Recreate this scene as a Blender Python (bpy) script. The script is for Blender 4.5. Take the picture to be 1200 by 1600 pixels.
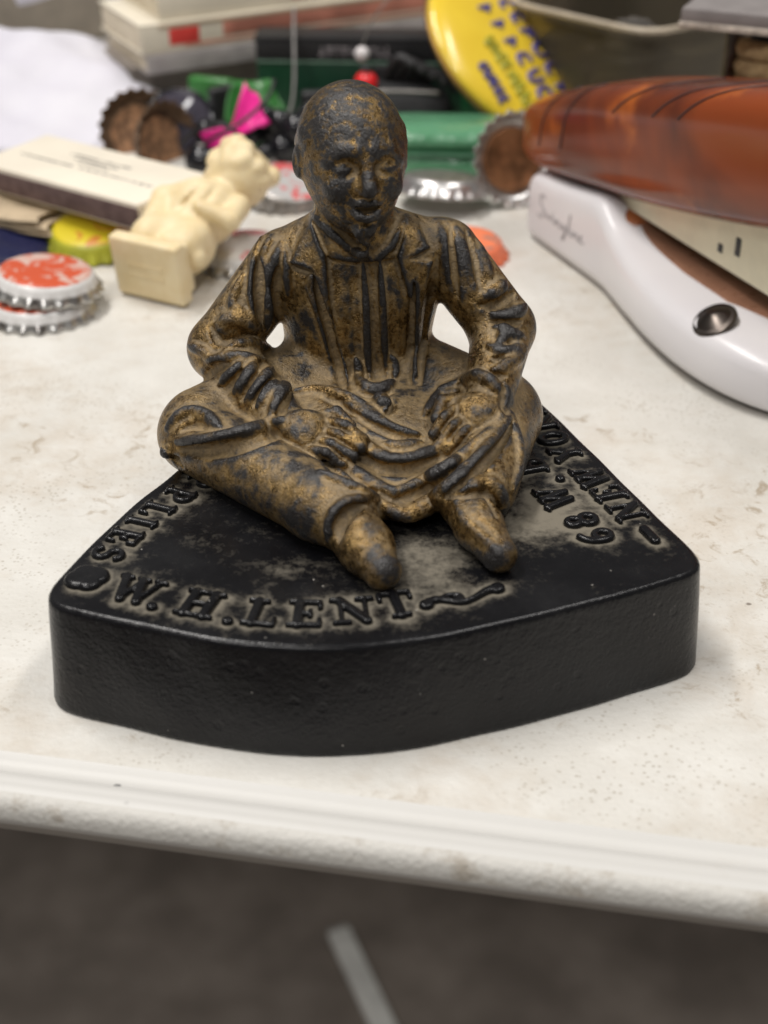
import bpy, bmesh, math, random
import numpy as np
from mathutils import Vector, Matrix, Euler

for o in list(bpy.data.objects): bpy.data.objects.remove(o)
SC = bpy.context.scene
COL = SC.collection
MM = .001                      # everything below is modelled in millimetres and stored in metres

# ---------------------------------------------------------------- camera
TILT = math.radians(31); DIST = 320 * MM
cam = bpy.data.cameras.new('camera'); camo = bpy.data.objects.new('camera', cam); COL.objects.link(camo)
camo.location = (0, -DIST * math.cos(TILT), DIST * math.sin(TILT)); camo.rotation_euler = (math.pi / 2 - TILT, 0, 0)
cam.sensor_fit = 'VERTICAL'; cam.sensor_height = 36; cam.lens = 2300 / 1600 * 36
cam.clip_start = .01; cam.clip_end = 20
cam.dof.use_dof = True; cam.dof.focus_distance = .288; cam.dof.aperture_fstop = 15
SC.camera = camo
# ---------------------------------------------------------------- indoor light: ceiling tubes and the pale room around them
world = bpy.data.worlds.new('World'); SC.world = world; world.use_nodes = True
bg = world.node_tree.nodes['Background']; bg.inputs['Color'].default_value = (1, .97, .93, 1); bg.inputs['Strength'].default_value = .15
def area(name, loc, target, sx, sy, energy, col):
    l = bpy.data.lights.new(name, 'AREA'); l.shape = 'RECTANGLE'; l.size = sx; l.size_y = sy; l.energy = energy; l.color = col
    o = bpy.data.objects.new(name, l); COL.objects.link(o); o.location = loc
    o.rotation_euler = (Vector(target) - Vector(loc)).to_track_quat('-Z', 'Y').to_euler()
area('ceiling_lamp', (-.6, .12, 1.6), (0, .05, 0), 1.2, .15, 26, (1, .965, .925))
area('ceiling_lamp', (.7, -.05, 1.7), (0, .05, 0), 1.2, .15, 14, (1, .97, .94))
area('ceiling_lamp', (-.7, -1.55, 1.7), (0, .05, 0), 1.2, .15, 15, (1, .975, .95))
SC.view_settings.view_transform = 'Standard'; SC.view_settings.look = 'None'; SC.view_settings.exposure = 0; SC.view_settings.gamma = 1
SC.view_settings.use_curve_mapping = False

# ---------------------------------------------------------------- object helpers
def link(name, me, mat=None, parent=None):
    o = bpy.data.objects.new(name, me); COL.objects.link(o)
    if mat: me.materials.append(mat)
    if parent: o.parent = parent
    return o
def tag(o, label, cat, group=None):
    o['label'] = label; o['category'] = cat
    if group: o['group'] = group
    return o
def thing(name, label, cat, loc=(0, 0, 0), rot=None, group=None):
    o = bpy.data.objects.new(name, None); COL.objects.link(o); o.empty_display_size = .01
    o.location = [c * MM for c in loc]
    if rot is not None: o.rotation_euler = rot if not isinstance(rot, Matrix) else rot.to_euler()
    return tag(o, label, cat, group)
def mesh(verts, faces, smooth=True, sharp=None):
    me = bpy.data.meshes.new('m')
    me.from_pydata((np.asarray(verts, float) * MM).tolist(), [], [tuple(f) for f in faces])
    if smooth: me.shade_smooth()
    if sharp: me.set_sharp_from_angle(angle=math.radians(sharp))
    me.update(); return me
def part(name, vf, mat, parent=None, sharp=None, smooth=True):
    return link(name, mesh(vf[0], vf[1], smooth, sharp), mat, parent)
def box(c, h, bev=.4, seg=2, R=None):
    bm = bmesh.new(); bmesh.ops.create_cube(bm, size=1)
    for v in bm.verts: v.co = Vector((v.co.x * 2 * h[0], v.co.y * 2 * h[1], v.co.z * 2 * h[2]))
    if bev: bmesh.ops.bevel(bm, geom=bm.edges[:], offset=bev, segments=seg, affect='EDGES', profile=.6)
    for v in bm.verts: v.co = ((R @ v.co) if R else v.co) + Vector(c)
    bm.verts.index_update(); r = ([tuple(v.co) for v in bm.verts], [[v.index for v in f.verts] for f in bm.faces]); bm.free(); return r
def lathe(prof, n=48, wob=None):
    vs, fs = [], []
    for r, z in prof:
        for i in range(n):
            a = 2 * math.pi * i / n; rr = wob(r, z, a) if wob else r
            vs.append((rr * math.cos(a), rr * math.sin(a), z))
    for j in range(len(prof) - 1):
        for i in range(n): fs.append((j * n + i, j * n + (i + 1) % n, (j + 1) * n + (i + 1) % n, (j + 1) * n + i))
    if prof[0][0] > 1e-6: fs.append(tuple(range(n))[::-1])
    if prof[-1][0] > 1e-6: fs.append(tuple((len(prof) - 1) * n + i for i in range(n)))
    return vs, fs
def loft(rings, closed=True):
    n = len(rings[0]); vs = [p for r in rings for p in r]; fs = []
    for j in range(len(rings) - 1):
        for i in range(n if closed else n - 1): fs.append((j * n + i, j * n + (i + 1) % n, (j + 1) * n + (i + 1) % n, (j + 1) * n + i))
    if closed: fs += [tuple(range(n))[::-1], tuple((len(rings) - 1) * n + i for i in range(n))]
    return vs, fs
def smooth_path(pts, n, closed=False):
    p = np.asarray(pts, float)
    for _ in range(3):
        q = []
        m = len(p)
        rng = range(m) if closed else range(m - 1)
        if not closed: q.append(p[0])
        for i in rng:
            a, b = p[i], p[(i + 1) % m]; q += [a * .75 + b * .25, a * .25 + b * .75]
        if not closed: q.append(p[-1])
        p = np.array(q)
    if closed: p = np.vstack([p, p[:1]])
    L = np.r_[0, np.cumsum(np.linalg.norm(np.diff(p, axis=0), axis=1))]
    u = np.linspace(0, L[-1], n + (1 if closed else 0)); o = np.stack([np.interp(u, L, p[:, k]) for k in range(p.shape[1])], 1)
    return o[:-1] if closed else o
def tube(pts, r, n=10, seg=10, closed=False):
    p = smooth_path(pts, seg * len(pts), closed) if len(pts) > 2 else np.asarray(pts, float); vs, fs = [], []
    m = len(p); up = np.array([.13, .21, .97])
    for i in range(m):
        t = (p[(i + 1) % m] - p[i - 1]) if closed else p[min(i + 1, m - 1)] - p[max(i - 1, 0)]
        t = t / (np.linalg.norm(t) + 1e-9); a = np.cross(t, up)
        if np.linalg.norm(a) < .05: a = np.cross(t, [1, 0, 0])
        a /= np.linalg.norm(a); b = np.cross(t, a)
        rr = r(i / (m - 1)) if callable(r) else r
        for k in range(n):
            w = 2 * math.pi * k / n; vs.append(tuple(p[i] + rr * (math.cos(w) * a + math.sin(w) * b)))
    for j in range(m if closed else m - 1):
        for k in range(n): fs.append((j * n + k, j * n + (k + 1) % n, ((j + 1) % m) * n + (k + 1) % n, ((j + 1) % m) * n + k))
    if not closed: fs += [tuple(range(n))[::-1], tuple((m - 1) * n + k for k in range(n))]
    return vs, fs
def merge(*vfs):
    vs, fs = [], []
    for v, f in vfs:
        o = len(vs); vs += [tuple(map(float, q)) for q in v]; fs += [tuple(int(i) + o for i in q) for q in f]
    return vs, fs
def sphere(c, r, u=16, v=10):
    pr = [(max(r * math.sin(math.pi * k / v), 0.0), -r * math.cos(math.pi * k / v)) for k in range(v + 1)]
    pr[0] = (1e-3, -r); pr[-1] = (1e-3, r)
    vs, fs = lathe(pr, u); return [(x + c[0], y + c[1], z + c[2]) for x, y, z in vs], fs
def facing(n, tw=0):
    # rotation that carries +z to the direction n
    return (Vector(n).normalized().to_track_quat('Z', 'Y').to_matrix() @ Matrix.Rotation(tw, 3, 'Z')).to_4x4()

# ---------------------------------------------------------------- material helpers
class NT:
    def __init__(s, name):
        s.m = bpy.data.materials.new(name); s.m.use_nodes = True; s.t = s.m.node_tree; s.b = s.t.nodes['Principled BSDF']
        s.co = s.t.nodes.new('ShaderNodeTexCoord').outputs['Object']
    def n(s, ty, **k):
        x = s.t.nodes.new(ty)
        for a, v in k.items(): setattr(x, a, v)
        return x
    def put(s, sock, v):
        if hasattr(v, 'is_linked') or isinstance(v, bpy.types.NodeSocket): s.t.links.new(v, sock)
        elif isinstance(v, (tuple, list)) and len(v) == 3 and sock.type == 'RGBA': sock.default_value = (*v, 1)
        else: sock.default_value = v
    def math(s, op, a, b=0., c=0., clamp=False):
        x = s.n('ShaderNodeMath', operation=op, use_clamp=clamp)
        for i, v in enumerate((a, b, c)): s.put(x.inputs[i], v)
        return x.outputs[0]
    def noise(s, scale, detail=4, rough=.55, dist=0., co=None):
        x = s.n('ShaderNodeTexNoise'); s.put(x.inputs['Vector'], co or s.co)
        x.inputs['Scale'].default_value = scale; x.inputs['Detail'].default_value = detail; x.inputs['Roughness'].default_value = rough; x.inputs['Distortion'].default_value = dist
        return x.outputs['Fac']
    def vor(s, scale, feature='F1', rnd=1.):
        x = s.n('ShaderNodeTexVoronoi', feature=feature); s.put(x.inputs['Vector'], s.co); x.inputs['Scale'].default_value = scale; x.inputs['Randomness'].default_value = rnd
        return x.outputs['Distance']
    def ramp(s, v, a, b, lo=0., hi=1.):
        x = s.n('ShaderNodeMapRange', interpolation_type='SMOOTHSTEP'); s.put(x.inputs[0], v)
        for i, q in enumerate((a, b, lo, hi)): x.inputs[i + 1].default_value = q
        return x.outputs[0]
    def mix(s, f, a, b):
        x = s.n('ShaderNodeMix', data_type='RGBA'); s.put(x.inputs[0], f); s.put(x.inputs[6], a); s.put(x.inputs[7], b); return x.outputs[2]
    def attr(s, name): return s.n('ShaderNodeAttribute', attribute_name=name).outputs['Fac']
    def up(s):
        g = s.n('ShaderNodeNewGeometry'); x = s.n('ShaderNodeSeparateXYZ'); s.t.links.new(g.outputs['Normal'], x.inputs[0]); return x.outputs['Z']
    def bump(s, h, dist, strength=1.):
        x = s.n('ShaderNodeBump'); s.put(x.inputs['Height'], h); x.inputs['Distance'].default_value = dist; x.inputs['Strength'].default_value = strength
        s.t.links.new(x.outputs[0], s.b.inputs['Normal'])
    def set(s, **k):
        for a, v in k.items(): s.put(s.b.inputs[a.replace('_', ' ')], v)
        return s.m
def plain(name, col, rough=.5, metal=0., var=.12, scale=120, bump=0., bscale=900, **k):
    t = NT(name); f = t.ramp(t.noise(scale, 5), .3, .7)
    c = t.mix(f, [q * (1 - var) for q in col], [min(q * (1 + var), 1) for q in col])
    if bump: t.bump(t.noise(bscale, 3), bump * MM)
    r = t.math('MULTIPLY_ADD', t.noise(scale * 3, 3), .25, rough - .12)
    return t.set(Base_Color=c, Roughness=r, Metallic=metal, **k)
# ---------------------------------------------------------------- sculpting kit (millimetres)
f32 = np.float32
def V(*a): return np.array(a, f32)
def unit(a): a = np.asarray(a, f32); return a / np.linalg.norm(a)
def smin(a, b, k):
    h = np.maximum(k - np.abs(a - b), 0) / k
    return np.minimum(a, b) - h * h * k * .25
def smax(a, b, k): return -smin(-a, -b, k)
def cone(P, a, b, ra, rb):
    a = V(*a); b = V(*b); ab = b - a
    h = np.clip(((P - a) @ ab) / max(float(ab @ ab), 1e-6), 0, 1)
    q = P - a - h[:, None] * ab
    return np.sqrt((q * q).sum(1)) - (ra + (rb - ra) * h)
def frame(yaw=0, pitch=0, roll=0):
    # columns right, forward, up of a thing that faces the viewer's side (-y)
    cy, sy = math.cos(yaw), math.sin(yaw); cp, sp = math.cos(pitch), math.sin(pitch); cr, sr = math.cos(roll), math.sin(roll)
    Rz = np.array([[cy, -sy, 0], [sy, cy, 0], [0, 0, 1]]); Rx = np.array([[1, 0, 0], [0, cp, -sp], [0, sp, cp]])
    Ry = np.array([[cr, 0, sr], [0, 1, 0], [-sr, 0, cr]])
    return (Rz @ Rx @ Ry).astype(f32)
def ell(P, c, r, R=None):
    q = P - V(*c)
    if R is not None: q = q @ R
    r = V(*r); a = q / r; b = a / r
    k0 = np.sqrt((a * a).sum(1)); k1 = np.sqrt((b * b).sum(1)) + 1e-6
    return k0 * (k0 - 1) / k1
def rbox(P, c, h, rr, R=None):
    q = P - V(*c)
    if R is not None: q = q @ R
    q = np.abs(q) - V(*h) + rr
    return np.sqrt((np.maximum(q, 0) ** 2).sum(1)) + np.minimum(q.max(1), 0) - rr
def poly_tube(P, pts, r0, r1=None):
    # distance to a polyline minus a radius that runs r0 .. r1 .. r0 (tapered ends)
    pts = np.asarray(pts, f32); n = len(pts) - 1; best = None
    L = np.r_[0, np.cumsum(np.linalg.norm(np.diff(pts, axis=0), axis=1))]; L = L / L[-1]
    for i in range(n):
        ab = pts[i + 1] - pts[i]
        h = np.clip(((P - pts[i]) @ ab) / max(float(ab @ ab), 1e-6), 0, 1)
        q = P - pts[i] - h[:, None] * ab
        t = L[i] + (L[i + 1] - L[i]) * h
        tp = r0 * (1 - .75 * np.abs(2 * t - 1) ** 3) if r1 is None else r0 + (r1 - r0) * t
        d = np.sqrt((q * q).sum(1)) - tp
        best = d if best is None else np.minimum(best, d)
    return best
def surface_nets(fn, lo, hi, h, coarse=5):
    lo = np.asarray(lo, float); n = np.ceil((np.asarray(hi) - lo) / (h * coarse)).astype(int) + 1
    N = (n - 1) * coarse + 1
    cg = [lo[i] + np.arange(n[i]) * h * coarse for i in range(3)]
    G = np.stack(np.meshgrid(*cg, indexing='ij'), -1).reshape(-1, 3).astype(f32)
    dc = fn(G).reshape(n)
    val = np.full(N, 9., f32)
    # fill by nearest coarse sign, then evaluate finely near the surface
    idx = [np.minimum((np.arange(N[i]) + coarse // 2) // coarse, n[i] - 1) for i in range(3)]
    val = dc[np.ix_(*idx)].astype(f32)
    near = np.abs(val) < h * coarse * 1.05
    I = np.argwhere(near)
    P = (lo + I * h).astype(f32)
    out = np.empty(len(P), f32)
    for s in range(0, len(P), 400000): out[s:s + 400000] = fn(P[s:s + 400000])
    val[near] = out
    ins = val < 0
    c8 = np.zeros(np.array(N) - 1, np.int8)
    for dx in (0, 1):
        for dy in (0, 1):
            for dz in (0, 1):
                c8 += ins[dx:N[0] - 1 + dx, dy:N[1] - 1 + dy, dz:N[2] - 1 + dz]
    act = (c8 > 0) & (c8 < 8)
    cells = np.argwhere(act); vid = np.full(act.shape, -1, np.int64); vid[act] = np.arange(len(cells))
    acc = np.zeros((len(cells), 3)); cnt = np.zeros(len(cells))
    corner = [(a, b, c) for a in (0, 1) for b in (0, 1) for c in (0, 1)]
    for ia in range(8):
        for ax in range(3):
            A = corner[ia]
            if A[ax]: continue
            B = list(A); B[ax] = 1
            va = val[cells[:, 0] + A[0], cells[:, 1] + A[1], cells[:, 2] + A[2]].astype(float)
            vb = val[cells[:, 0] + B[0], cells[:, 1] + B[1], cells[:, 2] + B[2]].astype(float)
            m = (va < 0) != (vb < 0)
            t = np.where(m, va / np.where(m, va - vb, 1), 0)
            p = np.array(A, float)[None] + t[:, None] * (np.array(B) - np.array(A))[None]
            acc[m] += p[m]; cnt[m] += 1
    verts = lo + (cells + acc / cnt[:, None]) * h
    quads = []
    for ax in range(3):
        sl0 = [slice(1, N[i] - 1) for i in range(3)]; sl1 = list(sl0)
        sl0[ax] = slice(0, N[ax] - 1); sl1[ax] = slice(1, N[ax])
        a = ins[tuple(sl0)]; b = ins[tuple(sl1)]
        u, v = [(1, 2), (2, 0), (0, 1)][ax]
        for m, flip in ((a & ~b, False), (~a & b, True)):
            e = np.argwhere(m)
            if not len(e): continue
            e = e + np.array([0 if i == ax else 1 for i in range(3)])
            q = []
            for du, dv in ((-1, -1), (0, -1), (0, 0), (-1, 0)):
                c = e.copy(); c[:, u] += du; c[:, v] += dv
                q.append(vid[c[:, 0], c[:, 1], c[:, 2]])
            q = np.stack(q, 1)
            quads.append(q[:, ::-1] if flip else q)
    return verts, np.concatenate(quads)
# ---------------------------------------------------------------- the seated cast figure as one distance field (millimetres, z=22 is the top of the base)
HC = V(-6.1, -1.5, 79.6); HR = frame(.26, -.05, .03)
def headp(x, y, z): return HC + HR @ V(x, y, z)       # x to the viewer's right, -y out of the face, z up
def fig_head(P):
    Q = (P - HC) @ HR * V(1.05, 1., .965)
    d = ell(Q, (0, .8, 2.0), (10.7, 12.0, 11.0))
    d = smin(d, ell(Q, (0, -2.4, -3.6), (8.5, 9.6, 8.8)), 5)
    d = smin(d, ell(Q, (0, -5.0, -7.6), (5.6, 6.0, 4.6)), 4)               # chin and jaw
    for s in (-1, 1):
        d = smin(d, poly_tube(Q, [(s * 6.8, -8.4, .9), (s * 4.6, -9.9, 3.2), (s * 1.7, -10.7, 3.2)], 1.0, 1.0), 1.4)   # brow
        d = smax(d, -ell(Q, (s * 4.1, -12.5, .3), (3.0, 2.3, 1.7)), 1.2)  # eye sockets
        d = smin(d, ell(Q, (s * 4.1, -9.6, -.3), (2.2, 1.7, 1.2)), .5)
        d = smin(d, poly_tube(Q, [(s * 6.6, -8.3, -.5), (s * 4.4, -10.4, .75), (s * 2.3, -10.5, .1)], .5), .35)
        d = smin(d, poly_tube(Q, [(s * 6.4, -8.5, -1.1), (s * 4.2, -10.6, -1.4), (s * 2.3, -10.6, -.8)], .45), .35)
        d = smin(d, ell(Q, (s * 4.6, -9.2, -3.7), (3.2, 2.4, 2.4)), 1.6)   # cheeks
        d = smin(d, cone(Q, (s * 1.5, -11.9, -3.3), (s * 1.9, -11.2, -3.6), 1.1, .8), .6)   # nostril wings
        ear = ell(Q, (s * 10.3, .9, -1.0), (1.5, 2.4, 3.1), frame(s * .2, .1, 0))
        for k in range(6): d = smin(d, ell(Q, (s * (9.0 + .3 * math.sin(k * 2.1) - .12 * (k - 1.5) ** 2), -2.6 + 2.2 * k, 2.6 + 1.4 * math.sin(k * 1.3)), (1.6, 1.9, 2.0)), 1.0)   # side hair
        ear = smax(ear, -ell(Q, (s * 11.9, -.6, -.8), (.9, 1.2, 1.9)), .6)
        d = smin(d, ear, 1.0)
    d = smin(d, cone(Q, (0, -11.3, 1.0), (0, -13.5, -3.0), 1.0, 1.55), 1.0)  # nose
    d = smin(d, ell(Q, (0, -10.6, -6.2), (3.6, 2.0, 2.2)), 1.0)            # muzzle
    d = smax(d, -ell(Q, (0.1, -12.6, -6.7), (2.7, 1.5, .75)), .4)          # open lips
    d = smin(d, poly_tube(Q, [(-3.3, -10.9, -6.4), (-1.4, -12.6, -5.6), (0, -12.5, -5.8), (1.4, -12.6, -5.6), (3.3, -10.9, -6.4)], .6), .3)
    d = smin(d, poly_tube(Q, [(-3.3, -10.8, -6.7), (-1.7, -12.3, -8.1), (0, -12.7, -8.4), (1.7, -12.3, -8.1), (3.3, -10.8, -6.7)], .85), .4)
    d = smax(d, -poly_tube(Q, [(-2.4, -11.6, -9.7), (0, -12.2, -10.0), (2.4, -11.6, -9.7)], .6), .6)
    d = smin(d, ell(Q, (0, -9.8, -10.9), (2.6, 2.0, 1.5)), .9)
    d = smin(d, cone(Q, (.1, -9.8, -11.6), (.2, -8.6, -15.6), 1.9, 1.0), .7)   # chin beard
    for k in range(5): d = smin(d, ell(Q, (-1.4 + .7 * k, -10.9 + .25 * k, -11.6 - .9 * (k % 3)), (.8, .8, .9)), .3)
    return d
LHAND = dict(w=V(-17.0, -26.5, 33.6), k=V(-10.6, -30.6, 33.8), up=V(.1, -.5, .85))
RHAND = dict(w=V(20.0, -20.5, 36.0), k=V(14.8, -26.4, 34.2), up=V(.05, -.5, .86))
def fig_hand(P, H, tips, thumb, r):
    w, k, up = H['w'], H['k'], unit(H['up']); ax = unit(k - w); side = unit(np.cross(ax, up))
    d = cone(P, w, w + ax * 3, 4.0, 4.0)
    R = np.stack([side, ax, up], 1).astype(f32)
    d = smin(d, ell(P, w + ax * 3.9 + up * .3, (5.0, 4.8, 3.3), R), 1.8)
    for o, t in tips:
        a = w + ax * 6.0 + side * o + up * .9; m = a + ax * 3.2 + up * .3
        e = a + ax * t[1] + side * t[0] + up * t[2]
        fg = np.minimum(cone(P, a, m, r * 1.05, r), cone(P, m, e, r, r * .8))
        d = smin(d, fg, .3)
    th = np.minimum(cone(P, w + ax * 3 + side * thumb[0] * .8, w + ax * 5.5 + side * thumb[0] * 1.25 - up * .2, 1.7, 1.5),
                    cone(P, w + ax * 5.5 + side * thumb[0] * 1.25 - up * .2, w + ax * thumb[1] + side * thumb[0] - up * .9, 1.5, 1.1))
    return smin(d, th, .9)
def fig_hands(P):
    l = fig_hand(P, LHAND, [(-3.6, (.3, 7.4, -1.7)), (-1.2, (.1, 8.4, -1.5)), (1.2, (-.1, 8.0, -1.6)), (3.5, (-.3, 6.6, -2.0))], (-5.4, 9.5), 1.22)
    r = fig_hand(P, RHAND, [(-3.5, (.2, 6.4, -2.0)), (-1.15, (.1, 7.4, -2.0)), (1.2, (-.1, 7.4, -2.0)), (3.5, (-.2, 6.6, -1.8))], (5.4, 9.0), 1.18)
    return np.minimum(l, r)
def fig_shoes(P):
    a = smin(cone(P, (-7.4, -48, 28), (-3.0, -56, 26.2), 5.8, 4.6), cone(P, (-3.0, -56, 26.2), (-.4, -61.8, 25.4), 4.6, 3.4), 2)
    b = smin(cone(P, (13.0, -38, 28.0), (17.2, -49, 26.2), 5.0, 4.1), cone(P, (17.2, -49, 26.2), (20.2, -56.4, 25.2), 4.1, 3.2), 2)
    return np.minimum(a, b)
def fig_trousers(P):
    # thighs and shins; each leg is bent with the knee out to the side
    l = smin(cone(P, (-14, 3, 30), (-35.8, -15, 28.6), 10.0, 8.2), cone(P, (-36.8, -18.5, 28.6), (-11.5, -44.5, 28.4), 7.6, 6.8), 2.4)
    l = smin(l, cone(P, (-11.5, -44.5, 28.4), (-7.6, -48, 28.0), 6.8, 6.2), 2)
    r = smin(cone(P, (4, 4, 30), (22.5, -9, 28.8), 10.5, 8.8), cone(P, (23.2, -11, 28.6), (18.6, -37, 27.6), 8.3, 6.2), 2.4)
    d = smin(l, r, 3.0)
    lap = ell(P, (-4, -13, 27.0), (26, 21, 9.0))
    lap = smin(lap, ell(P, (1.5, -30, 27.2), (14.5, 14.5, 4.0), frame(.3, .12, 0)), 5)
    d = smin(d, lap, 4)
    return d
def fig_coat(P):
    d = ell(P, (-5.4, 5.5, 40), (15.2, 12.0, 20))
    d = smin(d, ell(P, (-5.2, 4.5, 53), (17.0, 10.2, 13)), 6)
    d = smin(d, ell(P, (-5.2, 6, 29), (16.5, 15, 10)), 4)
    d = smin(d, cone(P, (-19.0, 5, 56.0), (-6, 4, 60.5), 6.4, 7.5), 4)
    d = smin(d, cone(P, (9.0, 5, 58.0), (-6, 4, 60.5), 6.4, 7.5), 4)
    d = smin(d, cone(P, (-6, 3.5, 60), (-6.2, 1.5, 66), 9, 7.0), 3)
    la = smin(cone(P, (-20.8, 5, 54.8), (-33.0, -.5, 39.6), 6.6, 6.4), cone(P, (-33.2, -1, 39.0), (-19.5, -23.0, 33.6), 6.4, 4.8), 2.0)
    ra = smin(cone(P, (12.2, 5, 57.6), (23.8, 0, 43.9), 6.8, 6.5), cone(P, (23.8, -.6, 42.8), (20.6, -18.0, 37.0), 6.4, 4.7), 2.0)
    d = smin(d, la, 1.8); d = smin(d, ra, 1.8)
    return d
def near(P, fn, lo, hi):
    d = np.full(len(P), 25., f32)
    m = np.flatnonzero((P > V(*lo)).all(1) & (P < V(*hi)).all(1))
    if len(m): d[m] = fn(P[m])
    return d
def fig_base(P):
    d = smin(near(P, fig_coat, (-60, -40, 10), (50, 40, 85)), near(P, fig_trousers, (-60, -80, 10), (50, 40, 52)), 2.0)
    d = smin(d, near(P, fig_shoes, (-22, -75, 10), (34, -26, 42)), .9)
    d = smin(d, near(P, lambda p: cone(p, (-6.2, 1.5, 62), (-6.3, .5, 71), 7.0, 7.2), (-22, -15, 48), (10, 18, 90)), 1.5)
    d = smin(d, near(P, fig_hands, (-30, -48, 20), (34, -8, 50)), .6)
    d = smin(d, near(P, fig_head, (-28, -26, 58), (16, 22, 105)), .9)
    return smax(d, 21.7 - P[:, 2], .3)
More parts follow.
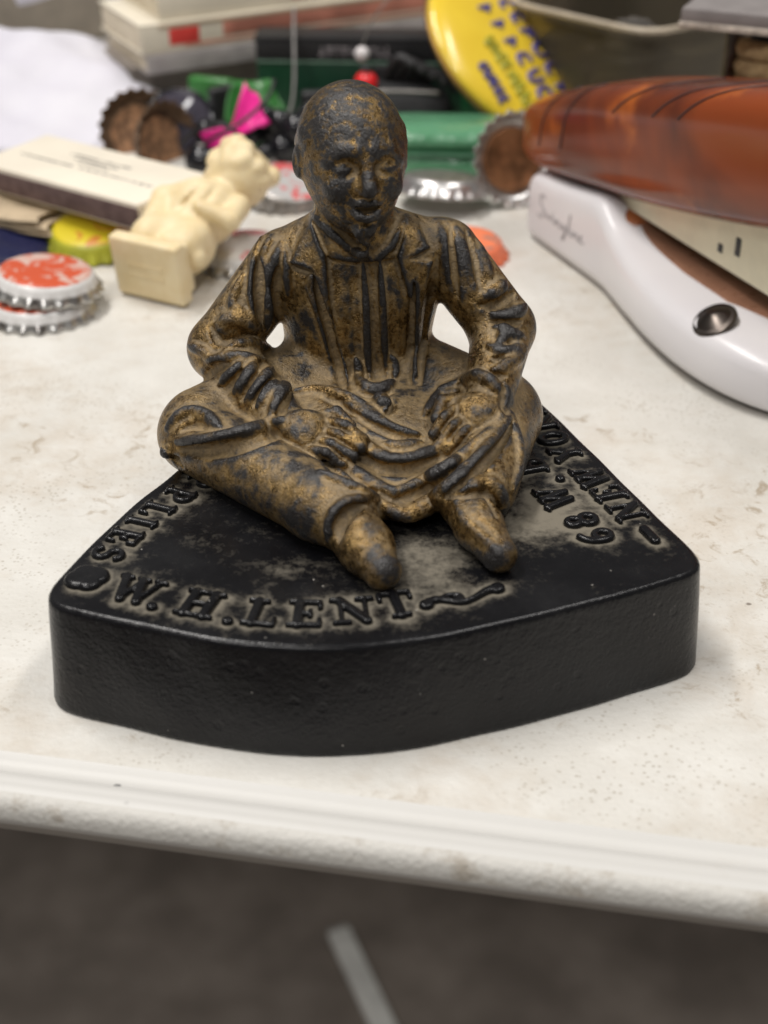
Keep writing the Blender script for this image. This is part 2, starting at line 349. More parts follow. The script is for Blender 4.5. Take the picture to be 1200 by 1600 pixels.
# folds, seams and edges worked into the casting: (r)idge or (g)roove, radius, path
FOLDS = [
    ('r', 0.9, [(-14.1, 3.1, 66.4), (-12.8, -2.3, 67.2), (-11.7, -3.9, 66.6), (-10.5, -4.8, 65.9), (-9.4, -5.5, 65.1), (-8.2, -5.8, 64.2), (-7, -6, 63.2), (-5.7, -6, 62.3), (-4.3, -11.5, 63.6), (-3.1, -5.6, 60.4)]),
    ('r', 0.8, [(4, 2.6, 65.9), (3.6, 0.4, 65.1), (2.9, -1.2, 64.1), (2.1, -2.5, 63.1), (1.2, -3.5, 62.1), (0.1, -4.3, 61.2), (-1, -5, 60.2)]),
    ('g', 0.7, [(-12.7, -2.7, 68.9), (-11.4, -7.2, 69.3), (-10.3, -8.6, 68.7), (-9.2, -5.9, 66.7), (-8, -6.1, 65.8), (-6.8, -6.3, 64.8), (-5.6, -6.2, 63.8), (-4.2, -12.5, 65.3), (-2.9, -5.6, 62)]),
    ('g', 0.9, [(-17.8, -2.8, 57.7), (-16.5, -3.4, 57.3), (-15.2, -3.9, 57.1), (-13.8, -4.4, 57.3)]),
    ('g', 1.1, [(-13.5, -4.5, 57.2), (-13.2, -4.8, 55.6), (-13, -5.1, 54), (-12.6, -5.4, 52.5), (-12.2, -5.7, 50.9), (-11.8, -5.9, 49.3), (-11.3, -6, 47.6), (-10.9, -6.1, 45.9), (-10.5, -6.1, 44.2), (-10.2, -6.1, 42.4), (-9.8, -6.1, 40.6), (-9.4, -6.1, 38.9), (-9, -6.5, 37.3), (-8.6, -7.5, 36), (-8.1, -10.9, 35.9), (-7.5, -14.6, 35.9)]),
    ('g', 1, [(10.4, -1.9, 59.5), (10.3, -2.2, 57.8), (10.2, -2.2, 56), (10, -2, 54.1), (9.8, -1.4, 52.1), (9.5, -1, 50.1), (9.1, -1.1, 48.4), (8.8, -1, 46.5), (8.6, -0.8, 44.6), (8.4, -0.6, 42.6), (8.1, -0.7, 40.9), (7.8, -2.1, 39.7), (7.6, -4, 38.7), (7.4, -5.9, 37.6), (7.3, -7.7, 36.6), (7.1, -9.8, 35.8)]),
    ('g', 0.8, [(5.6, -3.3, 58.1), (5.6, -3.5, 56.4), (5.6, -3.7, 54.7), (5.6, -3.8, 53), (5.6, -4, 51.3), (5.5, -4, 49.5), (5.5, -3.9, 47.6), (5.5, -3.7, 45.7), (5.4, -3.5, 43.8), (5.4, -3.3, 41.8), (5.4, -3.2, 40), (5.3, -4, 38.5), (5.2, -5.4, 37.3), (5.2, -7.2, 36.3), (5.1, -9.6, 35.6)]),
    ('g', 0.7, [(-2.7, -5.7, 59.4), (-2.7, -5.8, 57.7), (-2.6, -5.9, 55.9), (-2.6, -6.1, 54.2), (-2.5, -6.4, 52.5), (-2.5, -6.5, 50.8), (-2.4, -6.6, 49), (-2.4, -6.6, 47.1), (-2.3, -6.6, 45.3), (-2.2, -6.5, 43.4), (-2.1, -6.3, 41.4), (-2, -6.2, 39.5), (-1.7, -6.3, 37.7), (-1.4, -7.1, 36.2), (-1, -10.3, 35.9)]),
    ('r', 0.75, [(-4, -5.8, 59.1), (-3.9, -5.9, 57.4), (-3.8, -5.9, 55.7), (-3.7, -6.1, 54), (-3.6, -6.3, 52.4), (-3.5, -6.5, 50.7), (-3.5, -6.5, 49), (-3.4, -6.5, 47.2), (-3.4, -6.5, 45.4), (-3.3, -6.4, 43.5), (-3.3, -6.3, 41.7), (-3.2, -6.2, 39.8), (-3.1, -6.3, 38), (-3, -6.9, 36.3), (-2.8, -9.7, 35.7)]),
    ('r', 0.75, [(-0.8, -4.9, 59.4), (-0.7, -5.1, 57.8), (-0.6, -5.3, 56.1), (-0.5, -5.6, 54.5), (-0.4, -5.8, 52.9), (-0.3, -6, 51.2), (-0.2, -6, 49.5), (-0.2, -6, 47.7), (-0.1, -5.9, 45.9), (0, -5.8, 44), (0.1, -5.7, 42.2), (0.2, -5.5, 40.3), (0.4, -5.5, 38.4), (0.6, -6, 36.7), (0.8, -7.7, 35.6)]),
    ('g', 0.7, [(-6.4, -6.2, 58.5), (-6.3, -6.3, 56.7), (-6.2, -6.3, 54.9), (-6.1, -6.5, 53.2), (-6, -6.7, 51.4), (-5.9, -6.8, 49.6), (-5.8, -6.9, 47.7), (-5.7, -6.9, 45.8), (-5.5, -6.8, 43.8), (-5.4, -6.7, 41.9), (-5.3, -6.6, 39.9), (-5.2, -6.7, 38), (-5, -7.3, 36.4), (-4.8, -10.4, 36)]),
    ('g', 0.7, [(1.6, -4.4, 59.1), (1.8, -4.7, 57.5), (1.9, -5, 55.9), (2, -5.2, 54.2), (2.1, -5.4, 52.5), (2.2, -5.5, 50.8), (2.3, -5.5, 49), (2.3, -5.5, 47.1), (2.3, -5.4, 45.3), (2.3, -5.2, 43.4), (2.3, -5.1, 41.5), (2.2, -5, 39.6), (2, -5.3, 37.9), (1.8, -6.3, 36.6), (1.5, -8.4, 35.8)]),
    ('r', 1.3, [(-5.4, -8.2, 36.2), (-4.5, -10.8, 36.3), (-3.4, -12.8, 36.3), (-2, -13.5, 36.3), (-0.6, -13.2, 36.2), (0.7, -11.7, 36.2), (1.8, -9.2, 36)]),
    ('g', 0.7, [(-5, -14.5, 36.1), (-3.4, -15.5, 36), (-1.8, -15.9, 36), (-0.1, -15.3, 36), (1.5, -14.1, 35.9)]),
    ('r', 1.6, [(-1, -16.5, 36.4), (-0.6, -18, 36.2), (-0.2, -19.5, 36.1), (0.2, -21, 35.9)]),
    ('g', 0.6, [(1.5, -16.2, 35.9), (1.5, -18.6, 35.7), (1.1, -20.7, 35.4), (0.5, -22.5, 35.2)]),
    ('r', 0.9, [(-5.6, -6.6, 39.7), (-5.2, -6.6, 38), (-5, -7.2, 36.5), (-5.1, -9.7, 35.9)]),
    ('r', 0.9, [(1.3, -5.3, 39.8), (2, -5.2, 38.1), (2.3, -6, 36.7), (2.1, -7.7, 35.8)]),
    ('r', 1.1, [(-24.3, 5.1, 60.3), (-24.7, 3, 59.5), (-25.1, 1.9, 58.3), (-25.4, 0.8, 57.1), (-25.5, -0.3, 55.8), (-25.6, -1.2, 54.5), (-25.6, -2.1, 53.1), (-25.6, -2.7, 51.6), (-25.7, -3.3, 50.1), (-26, -3.7, 48.6), (-26.5, -4.1, 47)]),
    ('r', 1, [(-22.1, 3.5, 61.4), (-22.6, 2.1, 60.6), (-23.1, 1, 59.6), (-23.4, 0.3, 58.4), (-23.6, -0.4, 57.1), (-23.9, -1, 55.8)]),
    ('r', 1.2, [(-20, 0.5, 60.8), (-20.5, -0.3, 59.7), (-21.1, -0.9, 58.5), (-21.8, -1.2, 57.2), (-22.5, -1.5, 55.8), (-23, -1.8, 54.4), (-23.3, -2.3, 53)]),
    ('g', 1.3, [(-24.7, 0.3, 58), (-24.7, -0.7, 56.6), (-24.7, -1.6, 55.2), (-24.7, -2.4, 53.7), (-24.7, -3, 52.1), (-24.5, -3.5, 50.5), (-24.4, -3.7, 48.7), (-24.2, -3.7, 46.9), (-24, -3.4, 44.9)]),
    ('r', 0.9, [(-22.7, -2.7, 52.5), (-22.8, -3, 51), (-22.8, -3.1, 49.4), (-23, -3.1, 47.7), (-23.2, -3, 46), (-23.6, -2.8, 44.3)]),
    ('g', 1.1, [(-20.9, -2, 56.9), (-21, -2.2, 55.3), (-21.1, -2.4, 53.6), (-21.1, -2.5, 51.9), (-21.1, -2.3, 50.1), (-21, -1.9, 48.1), (-20.9, -0.7, 45.8)]),
    ('r', 0.8, [(-19.3, -1.1, 59.9), (-19.1, -1.9, 58.5), (-19, -2.4, 56.9), (-18.9, -2.7, 55.3), (-18.8, -2.7, 53.6), (-18.8, -2.6, 51.7)]),
    ('r', 1, [(-27.9, 0, 54.8), (-28.5, -0.8, 53.5), (-29.2, -1.6, 52.2), (-29.8, -2.3, 50.9), (-29.9, -3.1, 49.8), (-28.9, -3.7, 49.3), (-27.4, -4.1, 48.9)]),
    ('r', 1.5, [(-33, -5.6, 44.9), (-32.2, -4.8, 45.9), (-31.2, -4.5, 46.9), (-29.8, -4.5, 47.4), (-28.4, -4.7, 47.3), (-27, -4.7, 46.7), (-25.9, -4.5, 45.6), (-25, -3.9, 44.1)]),
    ('g', 1.1, [(-34.4, -4.4, 45.4), (-33.6, -5.7, 44.5), (-32.7, -6.8, 43.9), (-31.4, -7.2, 43.8), (-29.9, -6.9, 44), (-28.5, -6.3, 43.9), (-27, -5.6, 43.4), (-25.6, -4.3, 42.6)]),
    ('r', 1.1, [(-31.3, -9.4, 42.7), (-29.8, -8.9, 43.2), (-28.4, -8, 43.4), (-27, -6.8, 43), (-25.5, -4.9, 42), (-23.2, 2.3, 37.6)]),
    ('r', 1, [(-39.1, -3.6, 41.2), (-37.4, -5.8, 41.5), (-35.8, -7.3, 41.5), (-34.2, -8.8, 41.3)]),
    ('r', 1.2, [(-35.3, -8.3, 40.5), (-33.6, -9.9, 40.9), (-31.9, -10.7, 41.6), (-30.3, -11.1, 42.2), (-28.6, -11.5, 42.4), (-26.9, -11.8, 42.3), (-25.2, -11.7, 41.9), (-23.6, -10.8, 41.2)]),
    ('g', 1.2, [(-36.2, -7.8, 36.1), (-34.8, -9.8, 38.2), (-33.5, -10.9, 39.6), (-32.1, -11.8, 40.5), (-30.6, -12.5, 41.1)]),
    ('r', 1.1, [(-32, -14.2, 37.8), (-30.8, -14.4, 39.2), (-29.5, -14.4, 40.4), (-28.3, -13.9, 41.3), (-27, -12.9, 41.9)]),
    ('g', 1, [(-31, -15.9, 37), (-29.9, -16, 38.3), (-28.7, -16.1, 39.6), (-27.5, -15.6, 40.6), (-26.4, -14.6, 41.3)]),
    ('r', 1.2, [(-28.8, -17.5, 37.8), (-27.8, -17.7, 39), (-26.9, -17.2, 39.9), (-26.2, -16.2, 40.8), (-25.6, -14.6, 41.4), (-25, -12.6, 41.8)]),
    ('g', 1.1, [(-27.7, -19.4, 36.8), (-26.6, -19.6, 38.2), (-25.6, -19, 39.4), (-24.8, -17.8, 40.3), (-24.1, -16, 40.9)]),
    ('r', 1.2, [(-26.4, -20.6, 37.4), (-25.3, -20.4, 38.6), (-24.3, -19.7, 39.5), (-23.4, -18.3, 40.2), (-22.6, -16.1, 40.6), (-22.1, -12.2, 40.2)]),
    ('g', 1, [(-25, -22.3, 37.1), (-24.1, -21.8, 38.3), (-23.2, -20.9, 39.2), (-22.3, -19.4, 39.8), (-21.5, -17.1, 40.1)]),
    ('r', 1.1, [(-24, -23, 37.5), (-23.1, -22.4, 38.4), (-22.3, -21.4, 39.2), (-21.5, -19.9, 39.6), (-20.8, -17.5, 39.7)]),
    ('r', 1.4, [(-21.4, -26.2, 37), (-20.8, -24.9, 38.1), (-20.1, -23.1, 38.8), (-19.5, -20.6, 39.2), (-19.2, -13.1, 37.1)]),
    ('g', 0.9, [(-20.1, -26.8, 36.8), (-19.5, -25.8, 37.7), (-19, -24.3, 38.3), (-18.5, -22, 38.6), (-18.2, -17.9, 38)]),
    ('r', 0.8, [(10.8, 3.3, 64.1), (11.3, 1.4, 63.2), (11.7, 0.1, 62.1), (11.9, -0.8, 60.8), (12.1, -1.3, 59.3), (12.3, -1.7, 57.7), (12.5, -2, 56.1), (12.7, -2.2, 54.4)]),
    ('g', 0.8, [(13.1, 2.1, 64), (13.2, 0.4, 62.9), (13.3, -0.7, 61.6), (13.5, -1.4, 60.1), (13.6, -2, 58.7), (13.8, -2.5, 57.2), (13.9, -2.9, 55.6), (14.1, -3.2, 54), (14.3, -3.4, 52.4), (14.6, -3.5, 50.7)]),
    ('r', 1, [(13.9, 3.4, 63.4), (14.4, 1.9, 62.5), (14.8, 0.9, 61.4), (15.3, 0, 60.1), (15.7, -0.7, 58.7), (15.9, -1.4, 57.4), (16.2, -2.1, 56), (16.3, -2.6, 54.5)]),
    ('g', 0.8, [(16.3, 3.2, 63), (16.8, 1.9, 61.9), (17.3, 0.9, 60.8), (17.7, -0, 59.6), (18.1, -0.9, 58.3), (18.4, -1.8, 57.1), (18.6, -2.6, 55.7), (18.8, -3.3, 54.4), (18.9, -3.9, 53)]),
    ('r', 1, [(18.1, 4.4, 60.1), (18.9, 2.9, 59.1), (19.5, 1.6, 57.9), (20.1, 0.4, 56.6), (20.5, -0.7, 55.3), (20.9, -1.8, 53.9)]),
    ('r', 1.4, [(20.2, -4, 52.1), (21.6, -3.4, 52.5), (22.8, -2.3, 53), (23.8, -0.5, 53.5)]),
    ('g', 1.2, [(19.2, -4.7, 50.2), (20.7, -4.8, 50.2), (22.1, -4.5, 50.3), (23.5, -3.9, 50.7), (24.8, -2.6, 51.1), (26.1, -0.2, 51.3)]),
    ('r', 1.2, [(21.7, -5.5, 48.6), (23.4, -5.6, 48.4), (25.1, -5.1, 48.4), (26.6, -3.9, 48.7), (28.1, -1.5, 48.9)]),
    ('g', 1, [(21.2, -6.4, 47.3), (22.6, -6.8, 47.3), (24, -6.8, 47.2), (25.4, -6.3, 47.2), (26.9, -5.4, 47.2)]),
    ('r', 1.3, [(22.2, -7.4, 46.8), (23.5, -8.1, 46.5), (24.8, -8.6, 46), (26.1, -8.4, 45.3), (27.6, -7.2, 44.5)]),
    ('g', 1, [(21.3, -9.7, 45.7), (22.5, -10.6, 45.4), (23.7, -11, 45.1), (25, -10.9, 44.5)]),
    ('r', 1.2, [(20.6, -11.5, 44.8), (21.9, -12.7, 44.5), (23.4, -13, 44.2), (25.1, -12, 43.8), (26.8, -10, 43.5), (28.5, -6.8, 42.9)]),
    ('r', 1, [(23.9, -7.8, 46.6), (23.4, -9.4, 45.9), (22.8, -11, 45.2), (22.2, -12.5, 44.6)]),
    ('g', 1, [(20.8, -14.7, 43.6), (22.2, -15.2, 43.4), (23.6, -14.8, 43.1), (25.1, -13.5, 42.9), (26.6, -11.4, 42.6)]),
    ('r', 1.3, [(21.4, -17.4, 42.4), (23.1, -16.5, 42.5), (24.6, -14.7, 42.6), (26.1, -12.4, 42.6), (27.5, -9.5, 42.5)]),
    ('g', 1, [(18.3, -16.4, 41.9), (19.4, -18, 41.9), (20.6, -18.9, 41.8), (22, -18.9, 41.6), (23.4, -18.1, 41.4)]),
    ('r', 1.2, [(16.9, -15.4, 40.6), (18.1, -17.6, 41.4), (19.3, -19, 41.5), (20.4, -20.1, 41.3), (21.3, -21, 40.6), (22.3, -21.5, 39.8)]),
    ('r', 1.1, [(11.4, -11.2, 35.5), (13, -11.2, 35.8), (14.6, -11, 36.2), (16, -10.8, 36.9), (17.1, -16.6, 40.6)]),
    ('g', 1, [(22.9, -20.1, 40.7), (23.1, -21.3, 39.6), (23, -22.2, 38.5), (22.5, -23.8, 37.6)]),
    ('r', 0.9, [(11.2, -12, 35.1), (12.5, -12.6, 34.9), (14, -12.6, 35.1), (15.4, -12.4, 35.5)]),
    ('r', 1.2, [(-17.5, -12.2, 35.2), (-15.8, -11.9, 35.3), (-14, -11.9, 35.4), (-12.3, -12.6, 35.6), (-10.5, -13.8, 35.8), (-8.8, -15.1, 35.9), (-7.2, -16.5, 35.9), (-5.6, -18, 35.8), (-4.1, -19.6, 35.6), (-2.7, -21.2, 35.4), (-1.3, -22.9, 35.1), (0, -24.5, 34.7)]),
    ('g', 0.9, [(-11.9, -15.8, 35.6), (-10.2, -17.1, 35.7), (-8.6, -18.4, 35.7), (-7.1, -19.9, 35.6), (-5.6, -21.5, 35.4), (-4.2, -23.1, 35.2)]),
    ('r', 1, [(-7.5, -18.3, 35.7), (-6, -19.8, 35.6), (-4.5, -21.2, 35.4), (-3, -22.5, 35.2), (-1.6, -23.7, 34.9), (-0.1, -24.8, 34.6), (1.4, -25.7, 34.3), (2.9, -26.3, 34), (4.5, -26.7, 33.8), (6.1, -26.8, 33.5)]),
    ('g', 0.9, [(-4.9, -23.6, 35), (-3.4, -24.8, 34.8), (-2, -25.8, 34.5), (-0.5, -26.8, 34.2), (1, -27.6, 33.9), (2.5, -28.2, 33.6), (4, -28.6, 33.3), (5.6, -28.6, 33.1), (7.2, -28, 33), (8.6, -28.2, 33.2)]),
    ('r', 1.6, [(-5.3, -31.5, 35.6), (-4.2, -31.9, 34.3), (-3.1, -31.1, 32.9), (-1.9, -32.3, 32.4), (-0.5, -33.3, 32), (0.9, -33.9, 31.6), (2.5, -34, 31.5), (4.1, -33.7, 31.4), (5.6, -33.1, 31.4), (7.1, -32.1, 31.6), (8.6, -30.9, 31.7), (9.9, -30, 31.8), (11.5, -29.9, 32.8)]),
    ('g', 1.3, [(-4.8, -32.7, 32), (-3.5, -33.8, 31.6), (-2.2, -34.7, 31.2), (-0.8, -35.4, 30.9), (0.7, -35.7, 30.7), (2.2, -35.7, 30.6), (3.8, -35.6, 30.5), (5.2, -35, 30.5), (6.7, -34.1, 30.6), (8.2, -33.1, 30.7), (9.6, -32, 30.8)]),
    ('r', 1.2, [(0, -30.3, 33), (1.4, -30.5, 32.9), (2.7, -30.6, 32.7), (4, -30.3, 32.6), (5.3, -29.7, 32.6), (6.7, -28.9, 32.7)]),
    ('r', 1.4, [(-7.1, -35.5, 31.6), (-5.9, -35.6, 30.5), (-4.6, -36.9, 30.1), (-3.3, -38.1, 29.7), (-1.9, -39.2, 29.4), (-0.5, -40.1, 29.1), (1, -40.6, 28.9), (2.6, -40.6, 28.8)]),
    ('r', 1.4, [(2.1, -40.9, 28.9), (3.7, -40.1, 29.1), (5.2, -39.2, 29.2), (6.7, -38.2, 29.4), (8, -37.3, 29.7), (9.4, -39.1, 31.6), (10.9, -39.2, 32.6), (12.3, -38.4, 33.1), (13.8, -34.7, 32.2), (15.1, -34.2, 33), (16.4, -33.5, 33.8), (17.7, -32.1, 34.4), (19, -30.4, 34.8), (20.2, -28.4, 35.1), (21.4, -26.6, 35.5), (22.3, -25.2, 36.4)]),
    ('g', 1.3, [(2.3, -42.6, 27.8), (3.8, -42, 28), (5.3, -41.3, 28.2), (6.9, -40.5, 28.3), (8.3, -40, 28.6), (9.6, -41.2, 30.1), (10.9, -41.6, 31.3), (12.2, -41.3, 32.1), (13.5, -40.4, 32.6), (14.8, -38.7, 32.8), (16, -37.5, 33.3), (17.2, -36.2, 33.8), (18.4, -34.5, 34.1), (19.5, -32.4, 34.4), (20.6, -30.2, 34.7), (21.8, -27.8, 34.8)]),
    ('r', 1.5, [(4.7, -44, 26.4), (6.2, -43.2, 26.9), (7.6, -42.2, 27.3), (8.8, -41.5, 27.7), (10.1, -42.9, 29.6), (11.4, -43.2, 31), (12.7, -42.8, 31.9), (14.1, -41.6, 32.5), (15.3, -39.8, 32.7), (16.5, -38.7, 33.4), (17.7, -37.2, 34), (18.9, -35.2, 34.3), (20.1, -33, 34.5), (21.3, -30.6, 34.7), (22.4, -27.9, 34.9), (23.3, -25.1, 35.1), (24.2, -22.4, 35.4)]),
    ('g', 1.1, [(11.5, -44.2, 30.4), (12.8, -44, 31.4), (14.1, -43.1, 32), (15.4, -41.5, 32.2), (16.6, -40.3, 32.6), (17.7, -39.4, 33.4), (18.9, -37.8, 33.9), (20, -35.6, 34.1), (21.2, -33.2, 34.2), (22.2, -30.7, 34.3), (23.2, -27.9, 34.5), (24.2, -25.1, 34.6)]),
    ('g', 1.2, [(-11.9, -35.6, 33.5), (-10.7, -35.8, 32.5), (-9.3, -42.2, 35), (-8.2, -43.9, 34.9), (-7, -44.8, 34.4), (-5.8, -45.6, 33.8), (-4.7, -46.5, 33.4), (-3.4, -46.6, 32.6), (-2.2, -41.4, 28.8), (-0.9, -42.1, 28.3)]),
    ('r', 1.1, [(-11.4, -45.5, 35.7), (-9.9, -46.3, 35.4), (-8.5, -46.9, 34.9), (-7.1, -47.3, 34.4), (-5.6, -48, 34), (-4.2, -48.2, 33.4), (-2.8, -47.7, 32.2), (-1.5, -42.6, 28.3), (-0.2, -43.3, 27.6), (1.2, -43.9, 26.9)]),
    ('r', 1.4, [(0, -43.7, 27.4), (1.3, -44.1, 26.9), (2.6, -44.4, 26.4), (4, -44.3, 26.1), (5.4, -44, 26.1), (6.8, -43.4, 26.4), (8.1, -42.6, 26.6), (9.2, -42.1, 27.1), (10.3, -43.8, 29)]),
    ('r', 0.9, [(7.7, -21.3, 34.4), (8.6, -18.5, 34.6), (9.6, -15.3, 34.7), (10.7, -12.7, 34.9), (11.9, -11.2, 35.5)]),
    ('r', 1.2, [(-41.7, -22.7, 32.7), (-40.7, -22.5, 33.9), (-39.5, -22.1, 34.9), (-38.1, -21.9, 35.5), (-36.6, -22.1, 35.8), (-35.1, -22.9, 35.9), (-33.5, -24.3, 35.9), (-32.2, -26.2, 35.7), (-30.9, -28.1, 35.5)]),
    ('g', 1, [(-38.7, -25, 33.3), (-37.5, -25.2, 34.1), (-36.3, -25.5, 34.6), (-35, -26.3, 34.8), (-33.7, -27.4, 34.9)]),
    ('r', 1.6, [(-39.4, -26.3, 31.5), (-37.5, -27.8, 32.2), (-35.7, -29, 32.9), (-33.8, -30.1, 33.6), (-32, -30.9, 34.2), (-30.3, -31.5, 34.9), (-28.6, -31.7, 35.4), (-27, -31.5, 35.9), (-25.4, -30.8, 36.1), (-23.8, -29.2, 35.9), (-22.6, -27.3, 35.4), (-21.1, -27.4, 35.9), (-19.5, -28.2, 37.1)]),
    ('g', 1.7, [(-38.7, -27.2, 30), (-36.8, -28.8, 30.8), (-34.9, -30.3, 31.6), (-33, -31.5, 32.3), (-31.2, -32.5, 33.1), (-29.5, -33.3, 33.8), (-27.7, -33.8, 34.5), (-26.1, -34, 35.1), (-24.5, -33.9, 35.5), (-22.9, -33.4, 35.7), (-21.4, -32.2, 35.6), (-20.1, -29.4, 34.5)]),
    ('r', 1.2, [(-41.8, -24.3, 29), (-42.3, -23.6, 27)]),
    ('g', 1.4, [(-39.8, -26.5, 27.9), (-40.2, -25.1, 25.4)]),
    ('r', 1.3, [(-9.8, -54.7, 27.3), (-9.6, -54.6, 29.1), (-9.2, -54, 30.6), (-8.6, -53.4, 31.8), (-7.5, -52.7, 32.6), (-6.1, -52, 33.1), (-4.6, -51.1, 33.1), (-3, -49.5, 32.5)]),
    ('g', 1.3, [(-8.1, -56.9, 28.2), (-7.9, -56.1, 29.4), (-7.7, -55.2, 30.4), (-7.1, -54.4, 31.3), (-6.3, -53.6, 32), (-5.1, -52.8, 32.4), (-3.8, -51.6, 32.4)]),
    ('r', 1.4, [(15.6, -45.1, 31.4), (16.8, -43.1, 31.4), (18.1, -42, 31.4), (19.4, -42.1, 31.2), (20.5, -42.3, 30.3), (21.2, -42.5, 29), (21.7, -42.5, 27.2), (22, -41.5, 24.9)]),
    ('g', 1.1, [(11.5, -44.5, 30), (12.9, -45.3, 30.7), (14.3, -45.7, 31.1), (15.8, -45.6, 31.3), (17.2, -45.3, 31.1), (18.4, -45, 30.4), (19.3, -46, 29.9), (19.8, -48.7, 30.1), (20, -50.7, 29.7)]),
    ('r', 0.9, [(24.6, -22.2, 34.9), (24.9, -24.3, 34.1), (25.3, -26.3, 33.3), (25.6, -28.1, 32.5), (25.6, -30.1, 31.7), (25.4, -32.1, 30.9), (25.2, -34.1, 30.2), (24.7, -36.6, 29.8), (24, -39.2, 29.5), (23.5, -40.6, 28.5)]),
    ('r', 0.9, [(13.1, -46.3, 29.8), (13.6, -48.2, 29.3), (14.2, -50.3, 28.9), (15, -51.9, 28.6), (16.1, -53.3, 28.2), (17.2, -54.8, 27.9), (18.3, -56.3, 27.7), (19.2, -57.9, 27.4), (20, -58.8, 26.8)]),
]
LAPELS = [[[-14.1, 66.5], [-16.5, 62.8], [-18.4, 58.5], [-14.1, 57.6], [-15.1, 55.8], [-15.6, 54.1], [-14.1, 50.3], [-12.6, 45.5], [-11.0, 39.3], [-8.3, 35.8], [-7.2, 35.9], [-9.2, 41.7], [-10.8, 51.8], [-11.4, 60.8]], [[4.3, 66.1], [6.9, 64.5], [8.8, 61.1], [5.2, 59.7], [9.3, 58.3], [8.8, 54.8], [7.9, 48.9], [7.1, 38.5], [7.0, 35.2], [5.8, 35.3], [5.5, 40.9], [5.2, 51.1], [2.7, 60.2]]]
SHIRT = [[-11.4, 60.8], [-3.0, 59.9], [2.7, 60.2], [5.2, 51.1], [5.5, 40.9], [5.7, 35.4], [0.0, 35.9], [-6.9, 35.9], [-9.2, 41.7], [-10.8, 51.8]]
def flat_sdf(X, poly):
    d2 = np.full(len(X), 1e9); ins = np.zeros(len(X), bool); poly = np.asarray(poly, float); n = len(poly)
    for i in range(n):
        a = poly[i]; b = poly[(i + 1) % n]; e = b - a; w = X - a
        h = np.clip((w @ e) / (e @ e), 0, 1); q = w - h[:, None] * e; d2 = np.minimum(d2, (q * q).sum(1))
        if abs(e[1]) > 1e-9: ins ^= ((a[1] <= X[:, 1]) != (b[1] <= X[:, 1])) & (X[:, 0] < a[0] + (X[:, 1] - a[1]) * e[0] / e[1])
    d = np.sqrt(d2); return np.where(ins, -d, d)
def fig_final(P):
    d = fig_base(P)
    m = np.flatnonzero((P[:, 1] < 4) & (np.abs(d) < 4) & (P[:, 2] > 32) & (P[:, 2] < 70) & (np.abs(P[:, 0] + 4) < 22) & (fig_coat(P) < 4)) if len(P) else []
    if len(m):      # lapels stand proud of the coat, the shirt front lies a little back
        XZ = P[m][:, [0, 2]].astype(float)
        for poly in LAPELS: d[m] -= (.85 * np.clip(.5 - flat_sdf(XZ, poly) / .7, 0, 1)).astype(f32)
        d[m] += (.5 * np.clip(-flat_sdf(XZ, SHIRT) / .8, 0, 1)).astype(f32)
    for kind, r, pts in FOLDS:
        A = np.asarray(pts, f32); lo = A.min(0) - r - 2.2; hi = A.max(0) + r + 2.2
        m = np.flatnonzero((P > lo).all(1) & (P < hi).all(1) & (np.abs(d) < 4.5))
        if not len(m): continue
        t = poly_tube(P[m], A, r)
        d[m] = smin(d[m], t, r * 1.05) if kind == 'r' else smax(d[m], -t, r * .8)
    return smax(d, 21.7 - P[:, 2], .3)
# ================================================================ the setting: floor, table
t = NT('concrete'); f = t.ramp(t.noise(14, 6), .3, .75)
t.bump(t.noise(300, 4), .3 * MM)
FLOOR_M = t.set(Base_Color=t.mix(f, (.2, .168, .142), (.34, .29, .25)), Roughness=.75)
fl = part('floor', ([(-3000, -2500, -720), (3000, -2500, -720), (3000, 3500, -720), (-3000, 3500, -720)], [(0, 1, 2, 3)]), FLOOR_M); fl['kind'] = 'structure'

# white moulded table top: pebbled field, smooth raised band, rough rolled lip
EA = math.atan2(-23.6, 126.3); EU = np.array([math.cos(EA), math.sin(EA)]); EV = np.array([math.sin(EA), -math.cos(EA)])   # along the edge / outward
E0 = np.array([-65.8, -79.2])
def edge(u, v): p = E0 + EU * u + EV * v; return (p[0], p[1])
t = NT('pebbled_plastic')
vo = t.vor(620); peb = t.ramp(vo, .15, .75); ns = t.noise(45, 5); fine = t.noise(900, 3)
t.bump(t.math('ADD', t.math('MULTIPLY', t.noise(750, 2, .5), .8), t.math('MULTIPLY', t.noise(240, 3), .5)), .22 * MM, 1.)
stain = t.ramp(t.math('ADD', t.noise(22, 6, .62, .4), t.math('MULTIPLY', t.noise(190, 4), .35)), .6, .9)
pits = t.math('MULTIPLY', t.ramp(t.math('ADD', t.vor(760), t.math('MULTIPLY', t.noise(1200, 2), .3)), .5, .28), t.ramp(t.noise(30, 5), .40, .66))
specks = t.math('MULTIPLY', t.ramp(t.math('ADD', t.vor(60), t.math('MULTIPLY', t.noise(400, 3), .08)), .085, .055), t.ramp(t.noise(18, 3), .5, .62))
grime = t.math('MULTIPLY', t.ramp(t.noise(150, 7, .75, .8), .53, .68), t.ramp(t.noise(19, 5), .44, .62))
c = t.mix(t.ramp(ns, .3, .7), (.575, .555, .51), (.655, .64, .60))
c = t.mix(t.math('MULTIPLY', stain, .36), c, (.42, .33, .23))
c = t.mix(t.math('MULTIPLY', pits, .5), c, (.3, .26, .2))
c = t.mix(t.math('MULTIPLY', grime, .75), c, (.3, .23, .15))
c = t.mix(t.math('MULTIPLY', specks, .8), c, (.14, .11, .085))
PEB = t.set(Base_Color=c, Roughness=.52)
t = NT('smooth_plastic'); st = t.ramp(t.noise(60, 6, .6), .62, .85); sp = t.math('MULTIPLY', t.ramp(t.vor(120), .1, .06), t.ramp(t.noise(25, 3), .5, .62))
